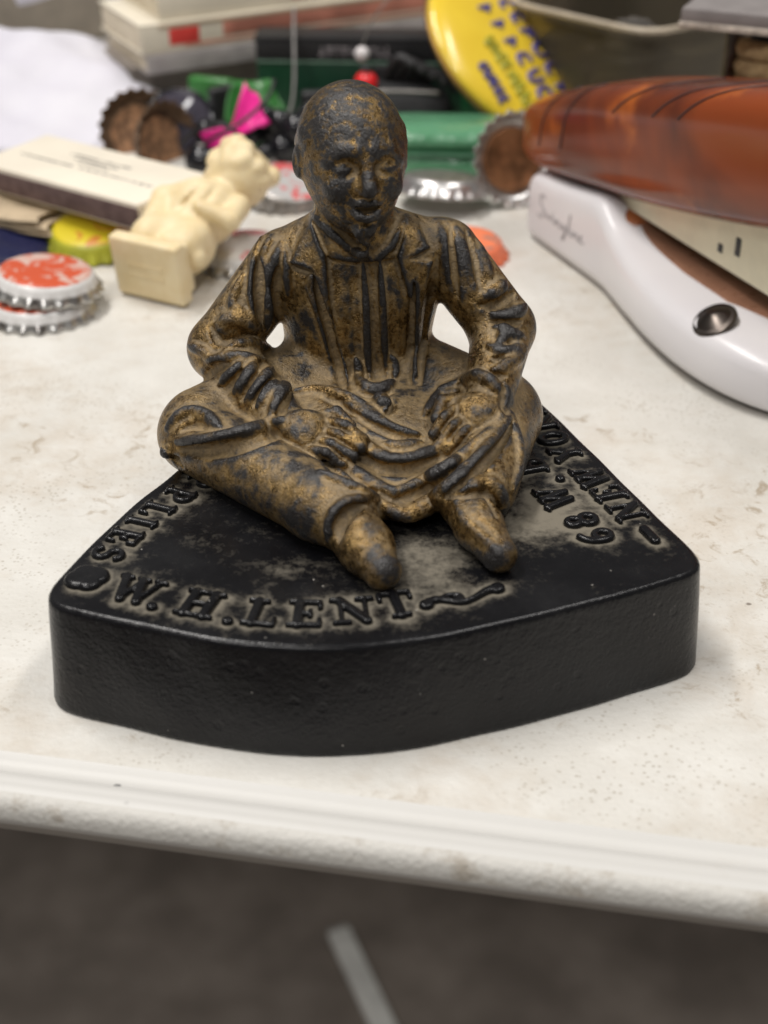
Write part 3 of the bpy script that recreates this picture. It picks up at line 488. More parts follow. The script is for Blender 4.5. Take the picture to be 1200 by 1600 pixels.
c = t.mix(t.math('MULTIPLY', st, .35), (.55, .54, .515), (.42, .36, .28)); c = t.mix(sp, c, (.1, .1, .1)); t.bump(t.noise(160, 3), .06 * MM)
SMOOTHP = t.set(Base_Color=c, Roughness=.5)
t = NT('rough_lip_plastic'); d = t.ramp(t.noise(110, 6, .7), .52, .7)
t.bump(t.math('ADD', t.noise(800, 4), t.math('MULTIPLY', t.vor(900), .4)), .2 * MM)
LIPP = t.set(Base_Color=t.mix(t.math('MULTIPLY', d, .6), (.52, .505, .47), (.27, .22, .16)), Roughness=.55)
tb = thing('folding_table', 'white pebbled plastic table top, stained, with a smooth rolled front edge', 'table', (0, 0, 0))
def strip(prof, n=80, u0=-500, u1=700):
    vs, fs = [], []
    for i in range(n + 1):
        u = u0 + (u1 - u0) * i / n
        for v, z in prof: x, y = edge(u, v); vs.append((x, y, z))
    m = len(prof)
    for i in range(n):
        for j in range(m - 1): fs.append((i * m + j, i * m + j + 1, (i + 1) * m + j + 1, (i + 1) * m + j))
    return vs, fs
c = [edge(-500, 0), edge(700, 0), edge(700, -760), edge(-500, -760)]
part('table_top', ([(x, y, 0) for x, y in c] + [(x, y, -9.5) for x, y in c], [(0, 1, 2, 3), (7, 6, 5, 4), (1, 5, 6, 2), (2, 6, 7, 3), (3, 7, 4, 0)]), PEB, tb, smooth=False)
part('rim_band', strip([(0, 0), (.5, -.1), (1.2, -.7), (2.2, -1.1), (3.2, -1.15), (4.2, -.8), (5.0, -.2), (5.8, .1), (6.8, .15), (7.3, 0), (7.8, .1), (8.7, .05), (9.4, -.2)]), SMOOTHP, tb)
part('rolled_lip', strip([(9.4, -.2), (10.0, -.4), (10.8, -.8), (11.5, -1.8), (11.9, -3.0), (12.0, -4.0)]), LIPP, tb)
part('under_lip', strip([(12.0, -4.0), (11.8, -5.0), (11.2, -5.8), (10.2, -6.2), (9, -6.2), (8.6, -9.5), (0, -9.5)]), SMOOTHP, tb)

# ---------------------------------------------------------------- on the floor and under the table
WHITEP = plain('chalky_white', (.85, .85, .81), .6, scale=60)
q = thing('wooden_slat', 'pale painted slat lying on the dark floor below the table', 'slat', (-13, 490, -720), (0, 0, math.atan2(-88, 34)))
part('board', box((62, 0, 4), (125, 9, 3.5), 1), WHITEP, q, 30); part('end_cap', box((-64.5, 0, 4), (1.5, 8.3, 3.8), .5), plain('grey_end', (.4, .39, .37)), q, 30)
NAVY = plain('navy_enamel_steel', (.012, .014, .028), .45)
q = thing('leg_brace', 'dark navy steel brace under the right end of the table edge', 'brace', (0, 0, 0))
part('brace_bar', tube([(66, -101.5, -13.5), (80, -103, -13.8), (110, -108.5, -14), (150, -116, -14)], lambda u: 3.4 - 2.2 * max(0, .12 - u) / .12, 14, 8), NAVY, q)
part('brace_plate', box((118, -90, -11.2), (22, 14, 1.6), .5), NAVY, q, 30)
# ================================================================ the paperweight: black base with raised letters, seated figure on top
pw = thing('paperweight', 'antique cast iron paperweight, bronzed seated man on a black lettered base', 'paperweight', (0, 0, 0))
OUT = [(-42.4, -23.2), (-47.1, -31.9), (-51.1, -41.2), (-54.7, -51.1), (-57.2, -58.6), (-58.2, -63.2), (-57.0, -67.0), (-53.5, -68.9), (-47.4, -71.0), (-37.2, -74.6), (-26.3, -77.9), (-15.7, -79.6),
       (-5.2, -79.5), (5.3, -77.7), (19.3, -73.0), (32.7, -67.7), (44.4, -62.5), (51.4, -59.2), (55.6, -56.6), (56.8, -53.0), (55.4, -47.5), (49.0, -31.4), (39.7, -5.3), (34.4, 8.8), (30.3, 17.6), (24, 25.5), (14, 30.5),
       (3, 32), (-9, 29.5), (-19, 22), (-29, 8), (-36.5, -10)]
OUT = smooth_path(OUT, 260, True)
def poly_sdf(X, poly):
    d2 = np.full(len(X), 1e9); ins = np.zeros(len(X), bool); n = len(poly)
    for i in range(n):
        a = poly[i]; b = poly[(i + 1) % n]; e = b - a; w = X - a
        h = np.clip((w @ e) / (e @ e), 0, 1); q = w - h[:, None] * e; d2 = np.minimum(d2, (q * q).sum(1))
        c1 = (a[1] <= X[:, 1]) != (b[1] <= X[:, 1])
        if abs(e[1]) > 1e-9: ins ^= c1 & (X[:, 0] < a[0] + (X[:, 1] - a[1]) * e[0] / e[1])
    d = np.sqrt(d2); return np.where(ins, -d, d)
gs = .8; gx = np.arange(-64, 64, gs); gy = np.arange(-86, 40, gs)
GX, GY = np.meshgrid(gx, gy, indexing='ij'); PD = poly_sdf(np.stack([GX.ravel(), GY.ravel()], 1), OUT).reshape(GX.shape)
def pd(x, y):
    u = np.clip((x + 64) / gs, 0, len(gx) - 1.001); v = np.clip((y + 86) / gs, 0, len(gy) - 1.001); i = u.astype(int); j = v.astype(int); a = u - i; b = v - j
    return PD[i, j] * (1 - a) * (1 - b) + PD[i + 1, j] * a * (1 - b) + PD[i, j + 1] * (1 - a) * b + PD[i + 1, j + 1] * a * b
def base_fn(Q):
    d2 = pd(Q[:, 0], Q[:, 1]) + (Q[:, 2] - 22) * .075; r = np.where(Q[:, 2] > 11, .85, .35)
    # very slightly uneven casting
    d2 = d2 + .12 * np.sin(Q[:, 0] * .31 + Q[:, 2] * .2) * np.sin(Q[:, 1] * .27)
    wx = d2 + r; wz = np.abs(Q[:, 2] - 11.0) - 11 + r
    return (np.minimum(np.maximum(wx, wz), 0) + np.sqrt(np.maximum(wx, 0) ** 2 + np.maximum(wz, 0) ** 2) - r).astype(f32)

# raised letters: strokes (x1, y1, x2, y2, half width) in a cell one unit high
def arc(cx, cy, rx, ry, a0, a1, hw, n=8):
    p = [(cx + rx * math.cos(math.radians(a0 + (a1 - a0) * i / n)), cy + ry * math.sin(math.radians(a0 + (a1 - a0) * i / n))) for i in range(n + 1)]
    return [(*p[i], *p[i + 1], hw) for i in range(n)]
s_, h_ = .115, .055
GLY = {
 'W': (1.15, [(.1, .95, .36, .07, s_), (.36, .07, .57, .9, h_), (.57, .9, .8, .07, s_), (.8, .07, 1.04, .95, h_), (-.04, .95, .26, .95, h_), (.44, .95, .72, .95, h_), (.9, .95, 1.18, .95, h_)]),
 'H': (.95, [(.22, .06, .22, .94, s_), (.73, .06, .73, .94, s_), (.22, .5, .73, .5, h_), (.02, .05, .42, .05, h_), (.53, .05, .93, .05, h_), (.02, .95, .42, .95, h_), (.53, .95, .93, .95, h_)]),
 'L': (.8, [(.24, .06, .24, .94, s_), (.02, .95, .46, .95, h_), (.02, .05, .76, .05, h_), (.76, .05, .76, .3, h_)]),
 'E': (.82, [(.24, .06, .24, .94, s_), (.02, .95, .74, .95, h_), (.02, .05, .76, .05, h_), (.76, .05, .76, .28, h_), (.74, .95, .74, .74, h_), (.24, .5, .52, .5, h_), (.52, .4, .52, .6, h_)]),
 'N': (1., [(.2, .06, .2, .94, h_), (.8, .06, .8, .94, h_), (.2, .92, .8, .08, s_), (.02, .05, .38, .05, h_), (.0, .95, .26, .95, h_), (.62, .95, .98, .95, h_)]),
 'T': (.85, [(.42, .06, .42, .94, s_), (.04, .95, .8, .95, h_), (.04, .95, .04, .72, h_), (.8, .95, .8, .72, h_), (.22, .05, .62, .05, h_)]),
 'S': (.7, arc(.35, .72, .24, .22, 30, 270, s_ * .8) + arc(.35, .28, .26, .23, 90, -150, s_ * .8)),
 'I': (.45, [(.22, .06, .22, .94, s_), (.04, .95, .4, .95, h_), (.04, .05, .4, .05, h_)]),
 'P': (.8, [(.22, .06, .22, .94, s_), (.02, .05, .44, .05, h_), (.02, .95, .4, .95, h_)] + arc(.42, .7, .24, .24, 90, -90, s_ * .85) + [(.22, .46, .42, .46, h_)]),
 'U': (.85, [(.18, .3, .18, .94, s_), (.68, .3, .68, .94, h_)] + arc(.43, .3, .25, .24, 180, 360, s_ * .8)),
 'Y': (.9, [(.1, .94, .44, .45, s_), (.8, .94, .44, .45, h_), (.44, .06, .44, .45, s_), (.24, .05, .64, .05, h_), (0, .95, .26, .95, h_), (.64, .95, .92, .95, h_)]),
 'O': (.85, arc(.42, .5, .3, .42, 0, 360, s_, 14)),
 'R': (.9, [(.22, .06, .22, .94, s_), (.02, .05, .4, .05, h_), (.02, .95, .4, .95, h_), (.22, .46, .42, .46, h_), (.42, .46, .78, .06, s_)] + arc(.42, .7, .22, .24, 90, -90, s_ * .85)),
 'K': (.9, [(.2, .06, .2, .94, s_), (.22, .45, .74, .94, h_), (.36, .56, .8, .06, s_), (.02, .05, .38, .05, h_), (.02, .95, .38, .95, h_)]),
 'B': (.82, [(.22, .06, .22, .94, s_)] + arc(.38, .72, .22, .22, 90, -90, s_ * .8) + arc(.38, .27, .27, .23, 90, -90, s_ * .8) + [(.04, .05, .4, .05, h_), (.04, .95, .4, .95, h_), (.22, .5, .4, .5, h_)]),
 '6': (.72, arc(.36, .3, .24, .24, 0, 360, s_ * .85, 12) + arc(.62, .36, .5, .58, 180, 100, s_ * .85)),
 '8': (.72, arc(.36, .72, .19, .2, 0, 360, s_ * .8, 12) + arc(.36, .28, .24, .23, 0, 360, s_ * .9, 12)),
 '.': (.3, [(.14, .5, .16, .5, .11)]),
 '-': (.7, [(.06, .5, .6, .5, .12)]),
}
def nin(x, y):      # inward normal of the outline at a point
    e = .8; g = np.array([float(pd(np.array([x + e]), np.array([y]))[0] - pd(np.array([x - e]), np.array([y]))[0]), float(pd(np.array([x]), np.array([y + e]))[0] - pd(np.array([x]), np.array([y - e]))[0])])
    return -g / (np.linalg.norm(g) + 1e-9)
TXT = [('W', -42.8, -63.4, 7.4), ('.', -39.4, -68.4, 8.5), ('H', -31.3, -67.6, 7.5), ('.', -26.2, -72.6, 8.5), ('L', -20.6, -70.2, 7.4), ('E', -13.2, -70.5, 7.4), ('N', -5.2, -69.6, 7.4), ('T', 2.3, -67.7, 7.4),
       ('S', -49.4, -51.8, 6.0), ('E', -47.3, -46.0, 6.0), ('I', -45.0, -40.9, 6.0), ('L', -42.6, -36.4, 6.0), ('P', -39.4, -31.0, 6.0), ('P', -35.6, -25.2, 6.0),
       ('-', 48.6, -45.2, 8.0), ('N', 45.6, -37.0, 6.4), ('E', 43.1, -30.4, 6.4), ('W', 40.4, -24.0, 6.4), ('Y', 36.6, -14.6, 6.4), ('O', 34.6, -8.0, 6.4), ('R', 32.6, -1.6, 6.4), ('K', 30.6, 4.6, 6.4),
       ('6', 38.8, -46.0, 6.6), ('8', 36.6, -40.4, 6.6), ('W', 32.6, -32.0, 6.4), ('.', 34.4, -24.6, 8.5), ('B', 28.6, -20.0, 7.0)]
strokes2 = []      # world strokes of every letter, for the dust that gathers round them
def letter_strokes(ch, x, y, hgt):
    n = nin(x, y); tdir = np.array([n[1], -n[0]]); w, st = GLY[ch]; out = []
    for x1, y1, x2, y2, hw in st:
        a = np.array([x, y]) + tdir * (x1 - w / 2) * hgt * .95 + n * (y1 - .5) * hgt; b = np.array([x, y]) + tdir * (x2 - w / 2) * hgt * .95 + n * (y2 - .5) * hgt
        out.append((a, b, hw * hgt))
    return out
def stroke_d2(X, st):
    d = np.full(len(X), 1e3)
    for a, b, hw in st:
        e = b - a; h = np.clip(((X - a) @ e) / max(e @ e, 1e-6), 0, 1); q = X - a - h[:, None] * e
        d = np.minimum(d, np.sqrt((q * q).sum(1)) - hw)
    return d
def relief(st, zt=23.0, h=.27, dome=.5):
    P2 = np.array([p for s in st for p in s[:2]]); m = max(s[2] for s in st) + 1.2
    def fn(Q):
        d2 = stroke_d2(Q[:, :2].astype(float), st) - .05; wx = d2 + dome; wz = np.abs(Q[:, 2] - (zt + 21.2) / 2) - (zt - 21.2) / 2 + dome
        return (np.minimum(np.maximum(wx, wz), 0) + np.sqrt(np.maximum(wx, 0) ** 2 + np.maximum(wz, 0) ** 2) - dome).astype(f32)
    return surface_nets(fn, (*(P2.min(0) - m), 20.8), (*(P2.max(0) + m), zt + .8), h, 3)

t = NT('black_iron_paint')
dust = t.attr('dust'); nz = t.noise(130, 6, .6); nf = t.noise(1400, 4, .6); n2 = t.noise(520, 6, .72)
dm = t.ramp(t.math('ADD', dust, t.math('MULTIPLY', t.math('SUBTRACT', t.math('ADD', nz, n2), 1.), 1.0)), .12, 1.05)
dm = t.math('MULTIPLY', dm, t.ramp(t.up(), .2, .85))
pap = t.ramp(t.math('ADD', t.noise(60, 5), t.math('MULTIPLY', n2, .3)), .5, .95)
c = t.mix(pap, (.004, .004, .005), (.012, .012, .013))
c = t.mix(t.math('MULTIPLY', dm, .95), c, (.17, .15, .115))
spk = t.math('MULTIPLY', t.ramp(t.vor(260), .055, .03), t.ramp(t.noise(70, 3), .42, .6)); c = t.mix(spk, c, (.35, .33, .3))
side = t.ramp(t.up(), .7, .2, .35, 1.)
t.bump(t.math('MULTIPLY', side, t.math('ADD', t.math('ADD', nf, t.math('MULTIPLY', t.noise(420, 4), 1.)), t.math('MULTIPLY', t.ramp(t.vor(190), .1, .22), .5))), .2 * MM, .75)
IRON = t.set(Base_Color=c, Roughness=t.math('ADD', t.math('MULTIPLY', dm, .5), t.math('MULTIPLY_ADD', n2, .2, .15)), Specular_IOR_Level=.32)

bv, bf = surface_nets(base_fn, (-63, -86, -.6), (62, 37, 23.4), .55, 4)
base = link('base', mesh(bv, bf), IRON, pw)
for ch, x, y, hg in TXT:
    st = letter_strokes(ch, x, y, hg); strokes2 += st
    part({'.': 'full_stop', '-': 'dash'}.get(ch, 'letter'), relief(st), IRON, base)
# corner boss and flourish
def circ(x, y, rx, ry, rot=0, n=10):
    p = [np.array([x, y]) + rx * math.cos(2 * math.pi * i / n) * np.array([math.cos(rot), math.sin(rot)]) + ry * math.sin(2 * math.pi * i / n) * np.array([-math.sin(rot), math.cos(rot)]) for i in range(n + 1)]
    return p
st = [(np.array([-53.2, -60.2]), np.array([-50.6, -59.2]), 2.6), (np.array([-52.4, -58.4]), np.array([-51.4, -61.0]), 2.3)]; strokes2 += st; part('corner_boss', relief(st, 23.2, .28, .9), IRON, base)
fp = smooth_path([(7.0, -67.9), (8.2, -66.4), (10.0, -66.2), (11.8, -67.0), (13.6, -67.2), (15.2, -66.2), (16.6, -64.6), (18.2, -63.2), (19.6, -62.9)], 14); fq = smooth_path([(9.6, -66.3), (11.0, -65.0), (12.8, -65.0), (13.6, -65.9), (12.9, -66.6)], 14)
st = [(fp[i], fp[i + 1], .5 + .35 * (abs(i - 6) / 6) ** 2) for i in range(13)] + [(fq[i], fq[i + 1], .45) for i in range(13)] + [(np.array([7.1, -67.9]), np.array([7.3, -67.8]), 1.15), (np.array([19.5, -62.9]), np.array([19.7, -62.8]), 1.25), (np.array([13.0, -66.4]), np.array([12.8, -66.3]), .8)]; strokes2 += st; part('flourish', relief(st), IRON, base)

# ---------------------------------------------------------------- the figure
FH = .3
fv, ff = surface_nets(fig_final, (-52, -70, 21), (40, 26, 97), FH)
def vertex_normals(v, f):
    a, b, c, d = (v[f[:, i]] for i in range(4)); fn_ = np.cross(c - a, d - b); n = np.zeros_like(v)
    for i in range(4):
        for k in range(3): n[:, k] += np.bincount(f[:, i], fn_[:, k], len(v))
    return n / (np.linalg.norm(n, axis=1)[:, None] + 1e-12)
def relax(v, f, its):
    i = np.concatenate([f[:, k] for k in range(4)]); j = np.concatenate([f[:, (k + 1) % 4] for k in range(4)]); cnt = np.bincount(i, minlength=len(v)); s = v.copy()
    for _ in range(its):
        s = .35 * s + .65 * np.stack([np.bincount(i, s[j, k], len(v)) for k in range(3)], 1) / np.maximum(cnt, 1)[:, None]
    return s
fnrm = vertex_normals(fv, ff)
dv = ((fv - relax(fv, ff, 14)) * fnrm).sum(1); fv = fv + fnrm * np.clip(1.15 * dv * np.clip(1 - (fv[:, 2] - 63) / 5, .35, 1), -.45, .45)[:, None]      # crisper chasing of folds and edges
fv = relax(fv, ff, 1); fnrm = vertex_normals(fv, ff)
fs1 = relax(fv, ff, 10); fs2 = relax(fs1, ff, 60)
cav = ((fv - fs1) * fnrm).sum(1); cavb = ((fv - fs2) * fnrm).sum(1)
cav = cav / (cav.std() + 1e-9); cavb = cavb / (cavb.std() + 1e-9)
# which garment each face belongs to
cen = fv[ff].mean(1).astype(f32)
D = np.stack([np.minimum(np.minimum(near(cen, fig_head, (-28, -26, 58), (16, 22, 105)), cone(cen, (-6.2, 1.5, 62), (-6.3, .5, 71), 7.0, 7.2)), near(cen, fig_hands, (-30, -48, 20), (34, -8, 50)) - .15),
              fig_coat(cen), fig_trousers(cen), fig_shoes(cen)], 1)
reg = D.argmin(1)
shirt = (reg == 1) & (cen[:, 1] < 2) & (cen[:, 2] > 31) & (cen[:, 2] < 66) & (flat_sdf(cen[:, [0, 2]].astype(float), SHIRT) < 0)
reg = np.where(shirt, 4, reg); reg = np.where((reg == 3) & (cen[:, 0] > 8), 5, reg)
reg = np.where((reg == 0) & (cen[:, 2] < 52), np.where(cen[:, 0] < 2, 6, 7), reg)
for _ in range(10):      # tidy the borders so that every garment is one piece
    sc = np.zeros((len(ff), 8))
    for r in range(8):
        w = (reg == r).astype(float); cv = sum(np.bincount(ff[:, k], w, len(fv)) for k in range(4)); sc[:, r] = cv[ff].sum(1)
    reg = sc.argmax(1)
def islands(sel):
    q = ff[sel]; lab = np.arange(len(fv)); 
    for _ in range(600):
        mn = lab[q].min(1); new = lab.copy()
        for k in range(4): np.minimum.at(new, q[:, k], mn)
        new = new[new]
        if (new == lab).all(): break
        lab = new
    return lab[q[:, 0]]
for r in (0, 1, 2, 3, 4, 5, 6, 7):
    I = np.flatnonzero(reg == r)
    if not len(I): continue
    g = islands(I); u, cnt = np.unique(g, return_counts=True)
    if len(u) > 1: bad = I[g != u[cnt.argmax()]]; reg[bad] = 1 if r != 1 else 2

t = NT('bronzed_iron')
a = t.attr('cav'); b = t.attr('cavb'); hd = t.attr('skin'); upz = t.up()
n1 = t.noise(230, 6, .62); n2 = t.noise(700, 5, .65); n3 = t.noise(90, 4); n4 = t.noise(2200, 3, .6)
m = t.math
wear = m('ADD', m('ADD', m('MULTIPLY', a, .095), m('MULTIPLY', b, .135)), m('ADD', m('MULTIPLY', m('SUBTRACT', n1, .5), 2.1), m('MULTIPLY', m('SUBTRACT', n2, .5), 1.3)))
wear = m('ADD', m('ADD', wear, m('MULTIPLY', hd, m('ADD', .2, m('ADD', m('MULTIPLY', m('SUBTRACT', n2, .5), 2.6), m('MULTIPLY', a, .1))))), m('MULTIPLY', m('SUBTRACT', n3, .5), 2.2))
black = t.ramp(wear, -.2, .5)
dst = m('ADD', m('ADD', m('MULTIPLY', a, -.2), m('MULTIPLY', b, -.22)), m('ADD', m('MULTIPLY', m('SUBTRACT', upz, .35), .75), m('ADD', m('MULTIPLY', m('SUBTRACT', m('ADD', n2, n3), 1.), 1.0), m('MULTIPLY', m('SUBTRACT', n4, .5), 1.4))))
dst = t.ramp(m('SUBTRACT', dst, m('MULTIPLY', hd, .25)), -.15, .6)
gold = t.mix(t.ramp(m('ADD', n2, m('MULTIPLY', n3, .6)), .6, 1.05), (.11, .068, .026), (.52, .34, .13))
c = t.mix(black, gold, (.020, .018, .0175))
dsm = m('MULTIPLY', m('MULTIPLY', dst, .62), t.ramp(wear, .6, -.1))
c = t.mix(dsm, c, (.19, .15, .096))
t.bump(m('ADD', m('ADD', m('MULTIPLY', n4, .5), m('MULTIPLY', n2, .9)), m('MULTIPLY', n1, .9)), .5 * MM, .8)
BRONZE = t.set(Base_Color=c, Metallic=m('MULTIPLY', m('MULTIPLY', m('SUBTRACT', 1., dsm), m('SUBTRACT', 1., black)), .88), Specular_IOR_Level=.5, Roughness=m('ADD', m('MULTIPLY', dsm, .38), m('MULTIPLY_ADD', n2, .3, .14)))
def fig_part(name, ids, parent):
    sel = np.isin(reg, ids); q = ff[sel]; u, inv = np.unique(q, return_inverse=True)
    me = mesh(fv[u], inv.reshape(-1, 4))
    for nm, arr in (('cav', cav), ('cavb', cavb)):
        at = me.attributes.new(nm, 'FLOAT', 'POINT'); at.data.foreach_set('value', np.clip(arr[u], -3, 3).astype(f32))
    at = me.attributes.new('skin', 'FLOAT', 'POINT'); at.data.foreach_set('value', np.clip((fv[u, 2] - 64) / 4, 0, 1).astype(f32))
    me.normals_split_custom_set_from_vertices(fnrm[u].tolist())
    return link(name, me, BRONZE, parent)
body = fig_part('seated_figure', [1], pw)
for nm, r in (('head', 0), ('hand', 6), ('hand', 7), ('trousers', 2), ('shirt_front', 4), ('shoe', 3), ('shoe', 5)): fig_part(nm, [r], body)

# dust on the base: round the letters, in front of the shoes, beside the right leg
top = bv[:, 2] > 20.5; X = bv[:, :2]; dd = np.full(len(bv), 99.); dd[top] = stroke_d2(X[top], strokes2)
du = np.where(dd < 99, .95 * np.exp(-np.maximum(dd, 0) / 1.35), 0)
def blob(x, y, rx, ry, k): return k * np.exp(-((X[:, 0] - x) / rx) ** 2 - ((X[:, 1] - y) / ry) ** 2)
du += blob(8, -54, 9, 11, .75) + blob(26, -42, 7, 7, .7) + blob(31, -34, 7, 9, .5) + blob(-14, -56, 7, 4, .4) + blob(38, -40, 5, 8, .25) + blob(-28, -48, 14, 9, .12)
pe = pd(X[:, 0], X[:, 1]); du *= np.clip((-pe - .6) / 2.5, 0, 1)
at = base.data.attributes.new('dust', 'FLOAT', 'POINT'); at.data.foreach_set('value', np.where(top, du, 0).astype(f32))
# ================================================================ the clutter behind
rng = random.Random(4)
TIN = plain('bare_tin', (.62, .61, .6), .3, .9, .2, 200)
t = NT('white_enamel_tin'); sx = t.n('ShaderNodeSeparateXYZ'); t.t.links.new(t.co, sx.inputs[0]); k = t.ramp(sx.outputs['Z'], .0019, .0027)
dk = t.ramp(t.noise(260, 4), .45, .7)
WHITE_TIN = t.set(Base_Color=t.mix(k, t.mix(dk, (.55, .54, .52), (.16, .14, .13)), (.62, .61, .6)), Metallic=t.math('MULTIPLY', t.math('SUBTRACT', 1., k), .9), Roughness=.3)
t = NT('orange_print'); f = t.ramp(t.noise(140, 3, .5, 1.5), .48, .62); ORANGE_PR = t.set(Base_Color=t.mix(f, (.56, .09, .035), (.6, .42, .36)), Roughness=.35)
t = NT('yellow_print'); f = t.ramp(t.noise(110, 3, .5, 1.2), .5, .6); YELLOW_PR = t.set(Base_Color=t.mix(f, (.62, .5, .02), (.55, .2, .03)), Roughness=.4)
t = NT('orange_cap_print'); f = t.ramp(t.noise(120, 3, .5, 2), .56, .66); ORANGE_CAP = t.set(Base_Color=t.mix(f, (.75, .2, .09), (.28, .18, .15)), Roughness=.45)
t = NT('pink_grey_print'); f = t.ramp(t.noise(130, 3, .5, 1.5), .5, .6); GREY_PR = t.set(Base_Color=t.mix(f, (.42, .41, .4), (.55, .1, .1)), Roughness=.4)
t = NT('pale_print'); f = t.ramp(t.noise(120, 3, .5, 1), .55, .65); PALE_PR = t.set(Base_Color=t.mix(f, (.68, .66, .63), (.62, .2, .2)), Roughness=.4)
YGREEN = plain('olive_enamel', (.36, .36, .03), .4); ORANGE_E = plain('orange_enamel', (.68, .16, .07), .42); NAVY_E = plain('navy_enamel', (.012, .014, .05), .3)
RUST = plain('rusted_tin', (.16, .1, .06), .6, .5, .4, 300, .2); CORK = plain('cork_liner', (.27, .14, .07), .8, 0, .55, 350, .3, 700); COPPER = plain('copper_liner', (.26, .125, .06), .35, .6, .5, 150)
DARKTIN = plain('dull_tin', (.33, .31, .29), .4, .8, .25, 250)
def cap_shell(n=21, R=15.6):
    seg = n * 6
    def wob(r, z, a):
        k = max(0., min(1., (2.7 - z) / 1.6)); return r + k * .62 * math.cos(n * a)
    pr = [(.01, 5.4), (6, 5.45), (11.6, 5.4), (12.6, 5.1), (13.3, 4.5), (13.7, 3.6), (14.2, 2.4), (14.9, 1.1), (R, .1), (R - .15, -.1), (14.5, 1.1), (13.8, 2.4), (13.3, 3.6), (12.7, 4.4), (11.5, 4.9), (.01, 4.95)]
    return lathe(pr[::-1], seg, wob)
CAP_ME = {}
def crown_cap(label, loc, rot, shell, face, liner=None, name='bottle_cap', group='bottle caps in the clutter'):
    o = thing(name, label, 'bottle cap', loc, rot, group)
    key = shell.name
    if key not in CAP_ME: CAP_ME[key] = mesh(*cap_shell()); CAP_ME[key].materials.append(shell)
    s = bpy.data.objects.new('crimped_shell', CAP_ME[key]); COL.objects.link(s); s.parent = o
    part('printed_face', lathe([(.01, 5.62), (6, 5.62), (11.4, 5.56), (12.5, 5.25), (12.7, 4.95), (12.2, 4.95)][::-1], 60), face, o)
    if liner: part('liner', lathe([(.01, 4.4), (5, 4.35), (9.2, 4.35), (9.8, 4.0), (10.4, 4.0), (10.6, 4.9)], 48), liner, o)
    return o
E_ = lambda *a: Euler([math.radians(x) for x in a])
crown_cap('white crimped cap with orange top, lower one of the stack at left', (-96, 108, .2), E_(0, 0, 5), WHITE_TIN, ORANGE_PR)
crown_cap('white crimped cap with orange-red top, upper one of the stack at left', (-94.5, 111, 6.6), E_(3, 4, 40), WHITE_TIN, ORANGE_PR)
crown_cap('yellow-green bottle cap with orange print beneath the matchbox', (-88.5, 158, 3), E_(10, -3, 0), YGREEN, YELLOW_PR)
crown_cap('dark navy bottle cap half hidden under the torn tan paper', (-116, 152, .5), E_(6, 10, 0), NAVY_E, NAVY_E)
crown_cap('rusty brown bottle cap on its edge behind the matchbox', (-88, 256, 7.5), facing((-.35, .75, -.4)), RUST, RUST, CORK)
crown_cap('rusty bottle cap leaning beside the dark lens, cork side out', (-76, 242, 7), facing((-.75, .5, -.25)), RUST, RUST, CORK)
crown_cap('silver fluted bottle cap lying just behind the figure\'s shoulder', (19, 197, 5), E_(-9, 3, 0), TIN, DARKTIN)
crown_cap('orange-red bottle cap on the table beside the figure\'s right-hand shoulder', (22.5, 152, .2), E_(0, 0, 20), ORANGE_E, ORANGE_CAP)
crown_cap('tarnished bottle cap on edge showing copper lining next to the stapler', (44, 200, 15), facing((-.35, .86, -.3)), TIN, DARKTIN, COPPER)
crown_cap('grey bottle cap with red print between cream statuette and figure', (-32, 203, 2), E_(10, 6, 10), DARKTIN, GREY_PR)
crown_cap('pale bottle cap with red print behind the cream statuette\'s foot', (-42, 148, .2), E_(0, 0, 0), WHITE_TIN, PALE_PR)
crown_cap('grey bottle cap flat under the matchbox end, its crimps catching light', (-106, 178, .5), E_(4, 0, 0), TIN, DARKTIN)

# ---------------------------------------------------------------- matchbox
CREAM = plain('cream_card', (.72, .66, .55), .6, 0, .05, 40); t = NT('striker'); STRIKER = t.set(Base_Color=t.mix(t.ramp(t.noise(300, 4), .3, .7), (.085, .05, .05), (.14, .09, .085)), Roughness=.75)
INK = plain('grey_ink', (.13, .12, .12), .6)
mv = Vector((57.5, -41, 0)).normalized(); Rm = Matrix((mv, Vector((.581, .814, 0)), (0, 0, 1))).transposed()
Rm = (Rm @ Matrix.Rotation(math.radians(2), 3, 'X')).to_4x4()
mb = thing('matchbox', 'cream matchbox with dark striking strip and small grey print, lying tilted', 'matchbox', (-91, 171, 17.5), Rm)
part('sleeve', box((0, 0, 0), (35, 15.5, 4.2), .5), CREAM, mb, 30)
part('striking_strip', box((0, -15.6, -.3), (34.9, .2, 3.2), .05), STRIKER, mb, 30)
part('tray', box((0, 0, 0), (35.6, 14.6, 3.5), .3), plain('tray_card', (.6, .53, .42), .7), mb, 30)
vf = []
for row, (x0, x1, y, h) in enumerate(((-14, 11, 6, .75), (-10, 8, 3.6, .75), (-6, 6, 1.3, .6), (-28, -6, -2.2, .65), (-2, 28, -2.2, .65))):
    x = x0
    while x < x1:
        w = rng.uniform(.5, 1.5)
        vf.append(box((x + w / 2, y, 4.23), (w / 2, h * rng.uniform(.6, 1), .02), 0)); x += w + rng.choice((.35, .35, .4, 1.1))
part('printed_lines', merge(*vf), INK, mb, smooth=False)

